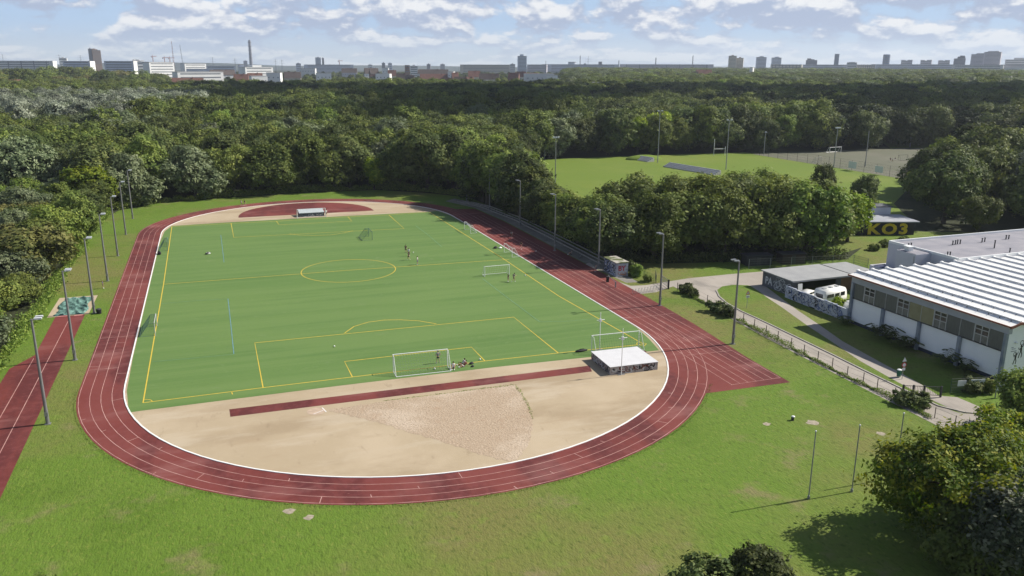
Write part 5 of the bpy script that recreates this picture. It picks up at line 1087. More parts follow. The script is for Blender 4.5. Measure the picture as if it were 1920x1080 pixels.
for d, nm, x, y, hr_, kinds, where in NEAR:
    sp = rnd.choice(kinds); h = rnd.uniform(*hr_)
    if nm == 'belt': h *= 1.1
    if nm == 'strip': h *= 0.84 if y < 26 else 1.15
    if nm == 'grove': h *= 0.8 if y < -25 or y > 42 else (0.62 if y < 3 and x > -66 else 1.0)
    if nm == 'belt' and sp == 'light': sp = 'light' if x > 85 else 'mid'
    h *= rnd.uniform(0.86, 1.12); rs = rnd.uniform(0.85, 1.2)*(1.12 if h < 11 else 1.0)
    if nm in ('strip', 'belt', 'bend', 'club'):
        h = cap_h(x, y, h, 0.4*h*rs)
        if h < 6: continue
    put(sp, x, y, h, rs, ADJ[sp]+' '+where, ADJ[sp]+'s '+where)
REST = cand[278:]
# big trees close to the camera
def big_tree(sp, x, y, h, r, z0, leaves, ls, label, seed, lobes=26, tuft=26, name='tree'):
    me, C = crown_mesh('crown_near', seed, h, r, z0, LM[sp], lobes, leaves, ls, tuft=tuft, spread=0.18); t = thing(name, label, 'tree', (x, y, 0), seed)
    for nm, m_ in (('crown', me), ('trunk', trunk_mesh('trunk_near', h, r, z0, C, seed, 0.34))): o = bpy.data.objects.new(nm, m_); COL.objects.link(o); o.parent = t
    t.rotation_euler.z = 0; return t
big_tree('maple', 34.2, -113.6, 8.9, 7.2, 0.2, 60000, 0.20, 'big yellow green maple on the lawn beside the flagpoles', 11, lobes=34)
big_tree('grey', 33.5, -121.5, 9.6, 5.6, 0.6, 42000, 0.19, 'dull dark tree with pale leaf sheen in front of the yellow maple', 23, lobes=30)
big_tree('mid', 30.5, -118.0, 5.6, 4.6, 0.2, 28000, 0.20, 'low dark shrubby tree in the shade under the yellow maple', 29)  # added crown, darker green for the shadow side low on the maple
big_tree('light', 59.3, -99.8, 6.4, 4.0, 0.6, 22000, 0.19, 'light olive green tree beside the plaza in front of the gym hall corner', 31)
big_tree('maple', 46.5, -106.8, 6.6, 4.4, 0.6, 26000, 0.19, 'yellow tinged tree between the maple and the plaza', 33)
big_tree('dark', 6.3, -117.8, 7.0, 3.3, 0.5, 26000, 0.17, 'dark leafy tree top rising from below near the lawn', 37); big_tree('dark', 9.2, -117.6, 6.7, 2.7, 0.5, 20000, 0.17, 'second dark leafy tree top, closer to the maple shadow', 39)
big_tree('mid', -38.2, -104.2, 6.9, 2.6, 0.5, 14000, 0.15, 'green tree tip beside the red runway at the lower corner', 41)
# shrubs
proto_sh = {}
def shrub(label, x, y, h, r, sp='dark', n=2600, group=None, ls=0.17, spike=False):
    key = (sp, round(r*2), spike)
    if key not in proto_sh: proto_sh[key] = (crown_mesh('foliage', hash_(sp)+round(r*10), 1.6, 1.3, 0.0, LM[sp], 9, n, ls if not spike else 0.2, tuft=14), trunk_mesh('stem', 1.6, 1.3, 0.1, crown_mesh('t', 1, 1.6, 1.3, 0, LM[sp], 6, 60, 0.1)[1], 2, 0.05))
    (me, C), tm_ = proto_sh[key]; t = thing('shrub', label, 'shrub', (x, y, 0), rnd.uniform(0, 6), group); t.scale = (r/1.3, r/1.3, h/1.6)
    for nm, m_ in (('foliage', me), ('stem', tm_)): o = bpy.data.objects.new(nm, m_); COL.objects.link(o); o.parent = t
def sumac(label, x, y, h):
    """Feathery shoots arching from one foot."""
    t = thing('shrub', label, 'shrub', (x, y, 0), rnd.uniform(0, 6)); g = np.random.default_rng(int(x*100+y*10) % 9999); q = MB(); st = MB()
    for i in range(9):
        a = 6.283*i/9+g.uniform(-.2, .2); L_ = h*g.uniform(0.75, 1.1); z1 = h*g.uniform(0.5, 1.0); p0 = Vector((0, 0, z1*0.35)); p1 = Vector((math.cos(a)*L_*0.4, math.sin(a)*L_*0.4, z1)); p2 = Vector((math.cos(a)*L_*0.85, math.sin(a)*L_*0.85, z1*0.8))
        st.path([(0, 0, 0), p0, p1, p2], [0.03, 0.02, 0.012, 0.006], 4); sd = Vector((-math.sin(a), math.cos(a), 0))
        for k in range(14):
            c = p0.lerp(p1, k/6) if k < 7 else p1.lerp(p2, (k-6)/7)
            for s_ in (-1, 1):
                tip = c+sd*s_*0.42+Vector((math.cos(a)*.14, math.sin(a)*.14, -0.12)); u = (tip-c).normalized().cross(Vector((0, 0, 1)))*0.15; q.add([c, (c+tip)/2+u, tip, (c+tip)/2-u], [(0, 1, 2, 3)])
    o = q.build('foliage', LM['dark'], t); a_ = o.data.attributes.new('tone', 'FLOAT', 'FACE'); a_.data.foreach_set('value', g.uniform(0.1, 0.9, len(o.data.polygons)).astype(np.float32)); st.build('stem', M_bark, t)
for (px, py), h, r, lab in [((1287, 549), 1.6, 1.6, 'dark shrub at the road corner beside the lamp post'), ((1301, 556), 1.4, 1.1, 'small dark shrub next to the bigger one at the road corner'), ((1349, 585), 1.9, 2.0, 'wide dark shrub overgrowing the path fence'), ((1365, 594), 1.5, 1.3, 'shrub beside the lamp post at the path fence'), ((1705, 758), 1.7, 1.9, 'dark shrub against the bar gate'), ((1727, 765), 1.3, 1.3, 'lower shrub beside the bar gate on the lawn side')]:
    p = G(px, py); shrub(lab, p[0], p[1], h, r)
for (px, py), h, r, sp, lab in [((1194, 518), 2.3, 1.5, 'light', 'pale flowering shrub beside the graffiti kiosk'), ((1184, 514), 2.6, 1.4, 'dark', 'dark shrub climbing the back of the graffiti kiosk'), ((1213, 528), 1.4, 1.2, 'mid', 'shrub behind the short mesh fence'), ((1849, 735), 1.7, 1.2, 'mid', 'green shrub behind the notice case'), ((1820, 735), 1.8, 1.5, 'dark', 'dark shrub behind the green fence'), ((1572, 585), 2.4, 1.4, 'yellow', 'yellow green climber over the end of the yard wall'), ((1640, 470), 1.4, 1.6, 'mid', 'low shrub below the yellow letters'), ((1660, 462), 1.5, 1.7, 'mid', 'hedge like shrub below the yellow letters of the club house'), ((1695, 455), 1.4, 1.6, 'mid', 'shrub at the club house corner')]:
    p = G(px, py); shrub(lab, p[0], p[1], h, r, sp)
for px, py, h, lab in ((1604, 606, 1.5, 'small sumac shoot at the corner of the gym hall by the yard wall'), (1650, 632, 2.4, 'sumac shrub against the gym hall, largest clump'), (1672, 640, 2.4, 'sumac shrub in the middle of the clump at the gym hall'), (1692, 650, 2.1, 'sumac shrub at the end of the clump by the second column'), (1712, 655, 2.2, 'sumac shrub directly beside the second column'), (1779, 683, 2.3, 'lone sumac shrub by the third column of the gym hall'), (1821, 697, 2.0, 'lone sumac shrub between third and last column of the gym hall')):
    p = G(px, py); sumac(lab, min(p[0], 67.6), p[1], h)
# undergrowth along the tree edges, weeds along the fence: nobody could count them
def undergrowth(name, label, line, n, w, hh, sp, ls, seed):
    g = np.random.default_rng(seed); P = np.array(line, float); seg = np.linalg.norm(np.diff(P, axis=0), axis=1); cum = np.concatenate([[0], np.cumsum(seg)]); s = g.uniform(0, cum[-1], n); k = np.clip(np.searchsorted(cum, s)-1, 0, len(seg)-1)
    f = (s-cum[k])/seg[k]; c = P[k]+(P[k+1]-P[k])*f[:, None]; ph = g.uniform(0, 6, 5); clump = 0.25+0.75*np.clip(0.5+0.3*np.sin(s*0.9+np.sin(s*0.37)*3+ph[0])+0.3*np.sin(s*0.23+ph[1])+0.25*np.sin(s*2.1+ph[2]), 0, 1.2); hgt = hh*clump*g.uniform(0.03, 1, n)
    pos = np.stack([c[:, 0]+g.normal(size=n)*w*clump, c[:, 1]+g.normal(size=n)*w*clump, hgt], 1); nn = g.normal(size=(n, 3))+np.array([0, 0, 0.7]); nn /= np.linalg.norm(nn, axis=1)[:, None]; t = np.cross(nn, g.normal(size=(n, 3))); t /= np.linalg.norm(t, axis=1)[:, None]; b = np.cross(nn, t); sz = ls*g.uniform(0.5, 1.3, (n, 1))
    V = np.stack([pos-t*sz, pos-b*sz*.55, pos+t*sz, pos+b*sz*.55], 1).reshape(-1, 3); V[:, 2] = np.maximum(V[:, 2], 0.02); me = bpy.data.meshes.new(name); me.vertices.add(4*n); me.vertices.foreach_set('co', V.astype(np.float32).ravel()); me.loops.add(4*n); me.loops.foreach_set('vertex_index', np.arange(4*n, dtype=np.int32)); me.polygons.add(n); me.polygons.foreach_set('loop_start', np.arange(0, 4*n, 4, dtype=np.int32)); me.update(calc_edges=True)
    a = me.attributes.new('tone', 'FLOAT', 'FACE'); a.data.foreach_set('value', g.uniform(0, 1, n).astype(np.float32)); me.materials.append(LM[sp]); o = bpy.data.objects.new(name, me); COL.objects.link(o); tag(o, label, 'undergrowth', kind='stuff')
undergrowth('undergrowth', 'low leafy undergrowth along the grove beside the long jump runway', [(-53.6, -60), (-52.8, -30), (-52.2, -8), (-52.4, 20), (-52.4, 55), (-51, 85)], 26000, 0.75, 2.3, 'light', 0.2, 1)
undergrowth('undergrowth', 'low leafy undergrowth along the wood behind the far bend', [(-50, 91), (-40, 100.5), (-22, 105), (0, 108.5), (27, 107), (41, 95.5), (51.5, 80)], 22000, 0.8, 2.6, 'mid', 0.24, 2)
undergrowth('undergrowth', 'dark undergrowth along the belt beside the track straight', [(53.5, 70), (55, 30), (55.5, -8), (60, -14.5), (75, -18), (100, -24.5)], 20000, 0.8, 2.4, 'dark', 0.24, 3)
undergrowth('weeds', 'weeds and tall grass growing along the path fence', [G2(1283, 550), G2(1345, 581), G2(1414, 617), G2(1507, 666), G2(1588, 708), G2(1677, 749), G2(1745, 785)], 9000, 0.28, 0.75, 'light', 0.10, 4)
undergrowth('weeds', 'weeds along the edge of the gravel throwing sector', [G2(720, 752), G2(800, 742), G2(965, 722), G2(978, 738), G2(990, 760), G2(999, 785)], 1300, 0.16, 0.13, 'light', 0.06, 5)
undergrowth('weeds', 'grass tufts along the outer edge of the running track', [(CX+(RK+5.6)*math.cos(math.pi+math.pi*i/40), -HS+(RK+5.6)*math.sin(math.pi+math.pi*i/40)) for i in range(33)], 3500, 0.22, 0.10, 'light', 0.06, 6)

# the far woods: one mass of instanced crowns, thinning out where the town begins
def far_woods():
    tk = bpy.data.collections.new('tree_kinds'); names = []
    for sp in ('mid', 'dark', 'light', 'willow', 'silver', 'deep', 'brown'):
        for me, tm_, h0, r0 in PROTO[sp][:2]:
            o = next((o for o in bpy.data.objects if o.data == me), None)
            if o is None:     # a kind seen only far away: one single tree of it at the wood's edge
                tr = tree(sp, PROTO[sp].index((me, tm_, h0, r0)), 120+len(names)*9, 236, 18, 1.0, 'green tree with painted cloud shade in the wood', 'trees of the wood edge with painted cloud shade'); tr['label'] = 'tree with cloud shade painted into its green leaves beyond the green field'; o = next(c for c in tr.children if c.name.startswith('crown'))
            tk.objects.link(o); names.append((o.name, sp, h0, r0))
    order = sorted(names); idx = {}
    for i, (n, sp, h0, r0) in enumerate(order): idx.setdefault(sp, []).append((i, h0, r0))
    g = np.random.default_rng(5); pts = []
    for d, nm, x, y, hr_, kinds, where in REST:
        sp = g.choice(kinds); pts.append((x, y, 0, sp, g.uniform(*hr_)))
    taken = [(a, b) for a, b, c in PL]+[(r_[2], r_[3]) for r_ in REST]; cell = {}
    for a, b in taken: cell.setdefault((int(a//8), int(b//8)), []).append((a, b))
    half = math.radians(37)
    def noise(x, y, s): return math.sin(x/s+1.3*math.sin(y/s*0.7))*math.sin(y/s*1.1+0.8*math.cos(x/s*0.6))
    ring = 150.0
    while ring < 2450:
        sp_ = 9.6 if ring < 420 else (10.5 if ring < 700 else (12.0 if ring < 1100 else 14.5)); a = YAW-half
        while a < YAW+half:
            x = CAM[0]+(ring+g.uniform(-.42, .42)*sp_)*math.sin(a); y = CAM[1]+(ring+g.uniform(-.42, .42)*sp_)*math.cos(a); a += sp_/ring*g.uniform(0.8, 1.2)
            px = 960+FPX*(np.dot((x-CAM[0], y-CAM[1], 0), RT))/max(1, np.dot((x-CAM[0], y-CAM[1], 0), FW))
            lim = 1050 if px < 300 else (980 if px < 620 else (1040 if px < 1060 else 2450))
            if px < 300 and ring > 900: lim = 1430
            dens = 1.0
            if ring > lim: dens = 0.42 if ring < 1650 else 0.12
            if g.uniform() > dens: continue
            if not clear_of(x, y, 2.0) or inside((x, y), PARK) and ring < 460: continue
            if y < 104 and x > -54 and x < 60 and y > -200 and ring < 300: continue
            if x > 60 and y < 20 and ring < 290: continue
            cx_, cy_ = int(x//8), int(y//8); dmin = sp_*0.78
            if ring < 400 and any((x-a_)**2+(y-b_)**2 < dmin*dmin for i in (-1, 0, 1) for j in (-1, 0, 1) for a_, b_ in cell.get((cx_+i, cy_+j), ())): continue
            if ring < 400: cell.setdefault((cx_, cy_), []).append((x, y))
            n1 = noise(x, y, 46); n2 = noise(x+300, y-120, 90); u = g.uniform()
            if px < 1050:
                if ring < 420: sp = 'mid' if u < .5 else ('dark' if u < .82 else ('light' if u < .9 else 'willow'))
                elif ring < 680: sp = ('silver' if u < .72 else 'willow') if (px < 380 and n1 > -0.45) else ('dark' if u < .4 else ('mid' if u < .85 else 'deep'))
                else: sp = 'deep' if u < .25 else ('dark' if u < .7 else 'mid')
                if px < 350 and ring > 700: sp = 'mid' if u < .45 else ('dark' if u < .8 else 'brown')
                if 290 < px < 470 and 330 < ring < 400: sp = 'light'
            else:
                if ring < 420: sp = 'dark' if u < .5 else ('mid' if u < .92 else 'light')
                elif ring < 950: sp = 'deep' if u < .25 else ('dark' if u < .7 else 'mid')  # some trees of the clouded band get the shade-darkened foliage
                else: sp = ('mid' if n2 > -.1 else 'dark') if u < .6 else ('light' if u < .72 and n1 > 0 else ('willow' if u < .84 else 'dark'))
            h = g.uniform(14.5, 21.5) if ring < 420 else g.uniform(15.5, 23)
            if sp == 'silver': h *= 1.05
            if ring > lim: h = g.uniform(7, 13)
            if px < 270 and 1080 < ring < 1430: h = g.uniform(12, 21) if g.uniform() < 0.9 else g.uniform(24, 30)
            if ring < 345:
                h = cap_h(x, y, h, 6.5)
                if h < 8: continue
            if px > 1480 and 230 < ring < 400 and x > 225: h *= 0.92
            pts.append((x, y, float(tz(x, y)), sp, h*(1.0 if ring < 1100 else 1.06)))
        ring += sp_*0.92
    n = len(pts); me = bpy.data.meshes.new('forest'); me.vertices.add(n); me.vertices.foreach_set('co', np.array([[p[0], p[1], p[2]] for p in pts], np.float32).ravel())
    kind = np.zeros(n, np.int32); scl = np.zeros((n, 3), np.float32); rot = np.zeros((n, 3), np.float32)
    for i, p in enumerate(pts):
        k, h0, r0 = idx[p[3]][g.integers(len(idx[p[3]]))]; s = p[4]/h0; w = s*g.uniform(0.85, 1.15)*(1.0 if np.hypot(p[0]-CAM[0], p[1]-CAM[1]) < 700 else (1.1 if np.hypot(p[0]-CAM[0], p[1]-CAM[1]) < 1100 else 1.3)); kind[i] = k; scl[i] = (w, w, s); rot[i] = (0, 0, g.uniform(0, 6.28))
    for nm, ty, dat, key in (('kind', 'INT', kind, 'value'), ('scl', 'FLOAT_VECTOR', scl.ravel(), 'vector'), ('rot', 'FLOAT_VECTOR', rot.ravel(), 'vector')):
        me.attributes.new(nm, ty, 'POINT').data.foreach_set(key, dat)
    o = bpy.data.objects.new('forest', me); COL.objects.link(o); tag(o, 'dense mixed forest stretching from the fields to the town', 'forest', kind='stuff')
    ng = bpy.data.node_groups.new('far_woods', 'GeometryNodeTree'); ng.interface.new_socket('Geometry', in_out='INPUT', socket_type='NodeSocketGeometry'); ng.interface.new_socket('Geometry', in_out='OUTPUT', socket_type='NodeSocketGeometry')
    N = ng.nodes; L = ng.links; gi = N.new('NodeGroupInput'); go = N.new('NodeGroupOutput'); ip = N.new('GeometryNodeInstanceOnPoints'); ci = N.new('GeometryNodeCollectionInfo'); ci.inputs['Collection'].default_value = tk; ci.inputs['Separate Children'].default_value = True; ci.inputs['Reset Children'].default_value = True
    def attr(nm, ty): a = N.new('GeometryNodeInputNamedAttribute'); a.data_type = ty; a.inputs['Name'].default_value = nm; return a.outputs['Attribute']
    L.new(gi.outputs[0], ip.inputs['Points']); L.new(ci.outputs[0], ip.inputs['Instance']); ip.inputs['Pick Instance'].default_value = True; L.new(attr('kind', 'INT'), ip.inputs['Instance Index']); L.new(attr('rot', 'FLOAT_VECTOR'), ip.inputs['Rotation']); L.new(attr('scl', 'FLOAT_VECTOR'), ip.inputs['Scale']); L.new(ip.outputs[0], go.inputs[0])
    md = o.modifiers.new('instances', 'NODES'); md.node_group = ng; print('forest points', n, 'near trees', len(NEAR), 'candidates', len(cand))
far_woods()
# ------------------------------------------------------------------ the town on the horizon
def bmat(name, c): return mat('facade_'+name, c, var=0.06, vscale=0.05)
FM = dict(pale=bmat('pale', (0.66, 0.66, 0.66)), white=bmat('white', (0.8, 0.8, 0.79)), blue=bmat('blue_grey', (0.55, 0.59, 0.68)), beige=bmat('beige', (0.58, 0.53, 0.46)), brown=bmat('brown', (0.28, 0.19, 0.15)), dark=bmat('dark', (0.22, 0.23, 0.28)), red=bmat('brick_red', (0.22, 0.12, 0.10)), lilac=bmat('lilac', (0.55, 0.53, 0.58)), glass=bmat('glass', (0.14, 0.20, 0.32)), cream=bmat('cream', (0.64, 0.6, 0.52)))
M_win = mat('far_window_glass', (0.19, 0.205, 0.235), rough=0.3); M_tile = mat('red_tile', (0.185, 0.095, 0.075), var=0.15, vscale=0.3); M_tiled = mat('dark_tile', (0.09, 0.07, 0.065), var=0.15, vscale=0.3); M_flat = mat('far_flat_roof', (0.36, 0.36, 0.37)); M_mast = mat('mast_steel', (0.20, 0.21, 0.24)); M_mastr = mat('red_white_mast', (0.42, 0.22, 0.21))
AZ = lambda: rnd.uniform(-0.25, 0.25)
def place(px0, px1, D):
    a, b = at_dist(px0, 122, D), at_dist(px1, 122, D); c = (a+b)/2; w = abs((b-a)@RT); return c, w
def tower(label, px0, px1, ytop, D, fac, dep=None, name='apartment_tower', group=None, bands=6, ends=None, steps=(), rot=None, cat='building', vertical=0, roofbox=True):
    c, w = place(px0, px1, D); zb = float(tz(c[0], c[1]))-1; zt = at_dist((px0+px1)/2, ytop, D)[2]; dep = dep or min(max(12, w*0.5), 22); h = zt-zb
    view = math.atan2(c[0]-CAM[0], c[1]-CAM[1]); t = thing(name, label, cat, (c[0], c[1], zb), -view+(rot if rot is not None else AZ()*0.5), group); m = FM[fac]
    hw = w/2; hh = h if not roofbox else h-3
    MB().box(-hw, hw, 0, dep, 0, hh).build('wall', m, t)
    rf_ = MB().box(-hw-0.3, hw+0.3, -0.3, dep+0.3, hh, hh+0.6).build('roof', M_flat, t)
    if roofbox: MB().box(-hw*0.35, hw*0.3, dep*0.25, dep*0.75, hh+0.6, hh+3).build('roof_house', m, rf_)
    for (f0, f1, dz) in steps: MB().box(-hw+f0*w, -hw+f1*w, 1, dep-1, hh+0.6, hh+dz).build('wall', m, t)
    zlo = max(2.0, hh-40); nb = bands+3
    for k in range(nb):
        z_ = zlo+(hh-zlo)*(k+0.35)/nb; MB().box(-hw+0.06*w, hw-0.06*w, -0.14, dep+0.14, z_, z_+(hh-zlo)/nb*0.32).build('window_band', M_win, t)
    for k in range(vertical):
        x = -hw+w*(k+0.5)/vertical; MB().box(x-0.8, x+0.8, -0.35, 0.1, 0, hh).build('stair_bay', FM['dark'], t)
    if ends:
        MB().box(hw+0.02, hw+0.4, -0.05, dep+0.05, 0, hh).build('sunlit_end', FM[ends], t)  # paler end material puts the sun on the slab's end into colour
    return t
def chimney(label, px, ytop, D, r, m=None, ring=True, r1=None):
    a = at_dist(px, ytop, D); zb = float(tz(a[0], a[1]))-1; t = thing('chimney', label, 'chimney', (a[0], a[1], zb)); h = a[2]-zb
    MB().tube((0, 0, 0), (0, 0, h), r*1.3, r1 or r*0.9, 12).build('shaft', m or FM['dark'], t)
    if ring:
        for k in range(5): MB().tube((0, 0, h*(0.45+0.12*k)), (0, 0, h*(0.45+0.12*k)+2), r*1.25, r*1.25, 12).build('gallery', M_mast, t)
    MB().tube((0, 0, h), (0, 0, h+3), r*0.55, n=10).build('flue', M_mast, t)
def lattice(label, px, ytop, D, wd, name='pylon', arms=3, m=None, cat='pylon', lean=0.0):
    a = at_dist(px, ytop, D); zb = float(tz(a[0], a[1]))-1; t = thing(name, label, cat, (a[0], a[1], zb), -math.atan2(a[0]-CAM[0], a[1]-CAM[1])); h = a[2]-zb; m = m or M_mast; q = MB()
    for sx in (-1, 1):
        for sy in (-1, 1): q.tube((sx*wd, sy*wd, 0), (sx*wd*0.12+lean*h, sy*wd*0.12, h), 0.35, 0.25, 4)
    for k in range(8):
        f0, f1 = k/8, (k+1)/8; w0, w1 = wd*(1-.88*f0), wd*(1-.88*f1); q.tube((-w0+lean*h*f0, -w0, h*f0), (w1+lean*h*f1, -w1, h*f1), 0.22, n=3); q.tube((w0+lean*h*f0, -w0, h*f0), (-w1+lean*h*f1, -w1, h*f1), 0.22, n=3)
    q.build('lattice', m, t)
    for k in range(arms): z_ = h*(0.72+0.11*k); L_ = h*0.2*(1-0.12*k); MB().tube((-L_, 0, z_), (L_, 0, z_), 0.3, n=4).build('crossarm', m, t)
def crane(label, px, ytop, D, jib):
    a = at_dist(px, ytop, D); zb = float(tz(a[0], a[1])); t = thing('tower_crane', label, 'crane', (a[0], a[1], zb), -math.atan2(a[0]-CAM[0], a[1]-CAM[1])+0.2); h = a[2]-zb; MB().box(-0.9, 0.9, -0.9, 0.9, 0, h).build('mast', M_mastr, t); MB().box(-jib*0.35, jib, -0.6, 0.6, h-1.5, h).build('jib', M_mastr, t); MB().box(-jib*0.35, -jib*0.22, -1, 1, h-5, h-1.5).build('counterweight', FM['dark'], t); MB().tube((0, 0, h), (0, 0, h+5), 0.6, 0.2, 4).build('tower_head', M_mastr, t)
# slabs and towers, west to east
tower('long pale apartment slab with dark stair bays, outermost in the skyline', -15, 95, 114.5, 1650, 'pale', vertical=5, ends='white', bands=5, roofbox=False, rot=-0.35)
tower('small white block peeping above the pale slab', 113, 126, 107, 2300, 'white', bands=3)
tower('blue grey apartment slab with a sunlit end painted white left of the brown twin tower'.replace(' left of ', ' before '), 119, 168, 115, 1500, 'blue', ends='white', bands=6, roofbox=False, rot=-0.4)
tower('dark slim half of the brown twin tower', 169, 175.5, 90, 2500, 'dark', bands=8, dep=14, group=None); tower('brown wider half of the twin tower with stepped top', 177, 191, 92.5, 2500, 'brown', bands=8, dep=16, steps=((0.02, 0.4, 5), ))
tower('blue grey apartment slab beside the brown twin tower', 196, 250, 115, 1480, 'blue', bands=6, roofbox=False, rot=-0.4, ends='white'); tower('white narrow block with three turrets in the skyline', 250, 264, 111, 1500, 'white', bands=6, steps=((0.0, 0.25, 3), (0.6, 0.9, 2.5)))
tower('bright white block with few windows beside the white office', 259, 278, 113, 1430, 'white', bands=4); tower('broad white apartment block with window rows', 279, 328, 117, 1400, 'white', bands=5, roofbox=False, rot=0.5)
tower('long white low hall behind the red white mast', 345, 388, 119.5, 2000, 'white', bands=2, roofbox=False, rot=0.5); tower('low grey industrial hall with dark roof', 388, 440, 124, 1900, 'blue', bands=2, roofbox=False)
tower('long low white and grey row building above the wood', 332, 418, 135, 1150, 'white', bands=2, roofbox=False, rot=0.35); tower('white office slab with strong window bands', 457, 514, 122.5, 1350, 'white', bands=4, roofbox=True, rot=0.5); tower('grey windowless end block of the office slab', 447, 457, 122, 1350, 'blue', bands=1, roofbox=False)
tower('small boiler house at the foot of the big chimney', 457, 464, 113, 3400, 'lilac', bands=2); chimney('very tall dark chimney with galleries', 467.5, 76, 3500, 6.0)
tower('grey twin residential tower, wider half', 592, 602, 106.5, 2800, 'blue', bands=7); tower('grey twin residential tower, slim half', 604.5, 608, 107.5, 2850, 'dark', bands=7, dep=8)
tower('long blue grey slab behind the town houses', 572, 662, 121.5, 2450, 'blue', bands=4, roofbox=False, ends='white', rot=0.1); tower('low grey building above trees east of the chimney'.replace(' east of', ' past'), 555, 564, 117.5, 2900, 'blue', bands=2)
tower('white cube building with grid windows in mid town', 769, 783, 121.5, 1700, 'white', bands=4, rot=0.0); tower('brown side block next to the white cube building', 760, 768, 122.5, 1720, 'brown', bands=3, roofbox=False)
for i, (a, b, y, f) in enumerate([(716, 722, 116.5, 'dark'), (728, 735, 117, 'blue'), (800, 807, 119, 'dark'), (826, 834, 119, 'lilac'), (690, 698, 120, 'white')]): tower(['tiny dark block', 'tiny blue grey block', 'small dark twin block', 'tiny lilac block', 'tiny white block'][i]+' far off in mid town', a, b, y, 2950, f, bands=2)
tower('very long pale brown slab across mid town', 863, 960, 121.5, 2400, 'beige', bands=4, roofbox=False, rot=0.05); tower('small pale block by the lone grey tower', 956, 966, 118.5, 2300, 'pale', bands=3)
tower('lone grey tower with stepped roof in the middle of the skyline', 971, 987.5, 105.5, 2250, 'blue', bands=8, steps=((0.25, 0.65, 5),), roofbox=False)
tower('long lilac slab past the lone grey tower', 988, 1025, 121.3, 2350, 'lilac', bands=4, roofbox=False); tower('long blue slab with light end in mid skyline', 1026, 1160, 121, 2400, 'blue', bands=4, roofbox=False, rot=0.04)
a = at_dist(1073, 116, 3000); zb = float(tz(a[0], a[1])); t = thing('gasometer', 'broad round storage tank on the skyline', 'storage tank', (a[0], a[1], zb)); MB().tube((0, 0, 0), (0, 0, a[2]-zb), 15, n=24).build('shell', FM['blue'], t); MB().tube((0, 0, a[2]-zb-1.5), (0, 0, a[2]-zb-0.3), 15.4, n=24).build('rim', M_mast, t)
tower('small dark tower between two thin masts', 1122, 1128.5, 116, 2900, 'dark', bands=4, roofbox=False); tower('small dark block beside a thin mast', 1095, 1099, 118, 2900, 'dark', bands=2)
tower('long pale slab with blocks in front, right of mid skyline'.replace('right of', 'past'), 1163, 1336, 121, 2450, 'lilac', bands=4, roofbox=False, vertical=7, rot=0.04); tower('low white hall in front of the long lilac slab', 1150, 1205, 130.5, 1900, 'white', bands=2, roofbox=False)
tower('tall beige residential tower, higher half', 1366, 1380, 103, 2300, 'beige', bands=8, roofbox=True, dep=16); tower('beige residential tower, lower half', 1380.5, 1393, 107, 2310, 'beige', bands=8, roofbox=True, dep=14)
tower('grey residential tower with lift house, first of a pair', 1418, 1436, 107.5, 2500, 'blue', bands=7, steps=((0.3, 0.7, 3.5),), roofbox=False); tower('grey residential tower with lift house, second of a pair', 1447, 1464, 108.5, 2520, 'blue', bands=7, steps=((0.3, 0.75, 3.5),), roofbox=False)
tower('cream slab with vertical stripes below the tower pair', 1446, 1502, 121.2, 2300, 'cream', bands=3, vertical=9, roofbox=False); tower('long grey slab along the eastern skyline'.replace('eastern ', ''), 1503, 1592, 121.5, 2350, 'blue', bands=4, roofbox=False)
tower('stepped dark grey tower on the skyline', 1511, 1531, 113, 2550, 'dark', bands=6, steps=((0.1, 0.45, 5.5), (0.45, 0.75, 3.0)), roofbox=False)
tower('slender blue glass tower', 1563.5, 1571.5, 101.5, 2900, 'glass', bands=8, dep=14, roofbox=False); tower('small gabled pale block in front of the grey slab', 1589, 1606, 117.5, 2300, 'pale', bands=3, steps=((0.2, 0.8, 2),), roofbox=False); tower('cream and grey striped slab', 1606, 1640, 121.5, 2320, 'cream', bands=2, vertical=9, roofbox=False)
a = at_dist(1663, 102.5, 2900); zb = float(tz(a[0], a[1])); t = thing('round_tower', 'round blue glass tower with curved top', 'building', (a[0], a[1], zb)); h_ = a[2]-zb; MB().tube((0, 0, 0), (0, 0, h_), 11.5, n=24).ball((0, 0, h_), 11.5, 11.5, 1.6, 24, 8).build('wall', FM['glass'], t)
for k in range(8): MB().tube((0, 0, h_-4-k*6), (0, 0, h_-2-k*6), 11.7, n=24).build('window_band', M_win, t)
tower('very long grey slab running behind the forest', 1640, 1790, 121, 2380, 'blue', bands=4, roofbox=False, rot=0.04); 
for i, (a, b, y) in enumerate([(1690, 1709, 114), (1726, 1745, 114), (1760, 1779, 114.5)]): tower(['first', 'second', 'third'][i]+' of three equal blocks rising behind the long slab', a, b, y, 2600, 'lilac', bands=5, steps=((0.0, 0.4, 2.4), (0.55, 1.0, 3.0)), roofbox=False)
tower('dark stepped residential tower before the pale high rise pair', 1789, 1808, 110, 2500, 'dark', bands=7, steps=((0.3, 0.95, 6), (0.5, 0.9, 9)), roofbox=False); tower('pale lilac high rise, lower of the big pair', 1820, 1843, 102, 2200, 'lilac', bands=9, steps=((0.35, 1.0, 3),), roofbox=False); tower('pale lilac high rise, tallest of the big pair', 1844, 1872, 98, 2180, 'lilac', bands=9, steps=((0.2, 0.85, 3),), roofbox=False)
tower('pale podium slab below the high rise pair', 1790, 1875, 122, 2150, 'pale', bands=3, roofbox=False); tower('stepped pale block at the end of the skyline', 1886, 1921, 112, 2250, 'pale', bands=5, steps=((0.4, 1.0, 5),), roofbox=False); tower('low pale block beside the stepped block', 1871, 1930, 121.5, 2200, 'pale', bands=3, roofbox=False)
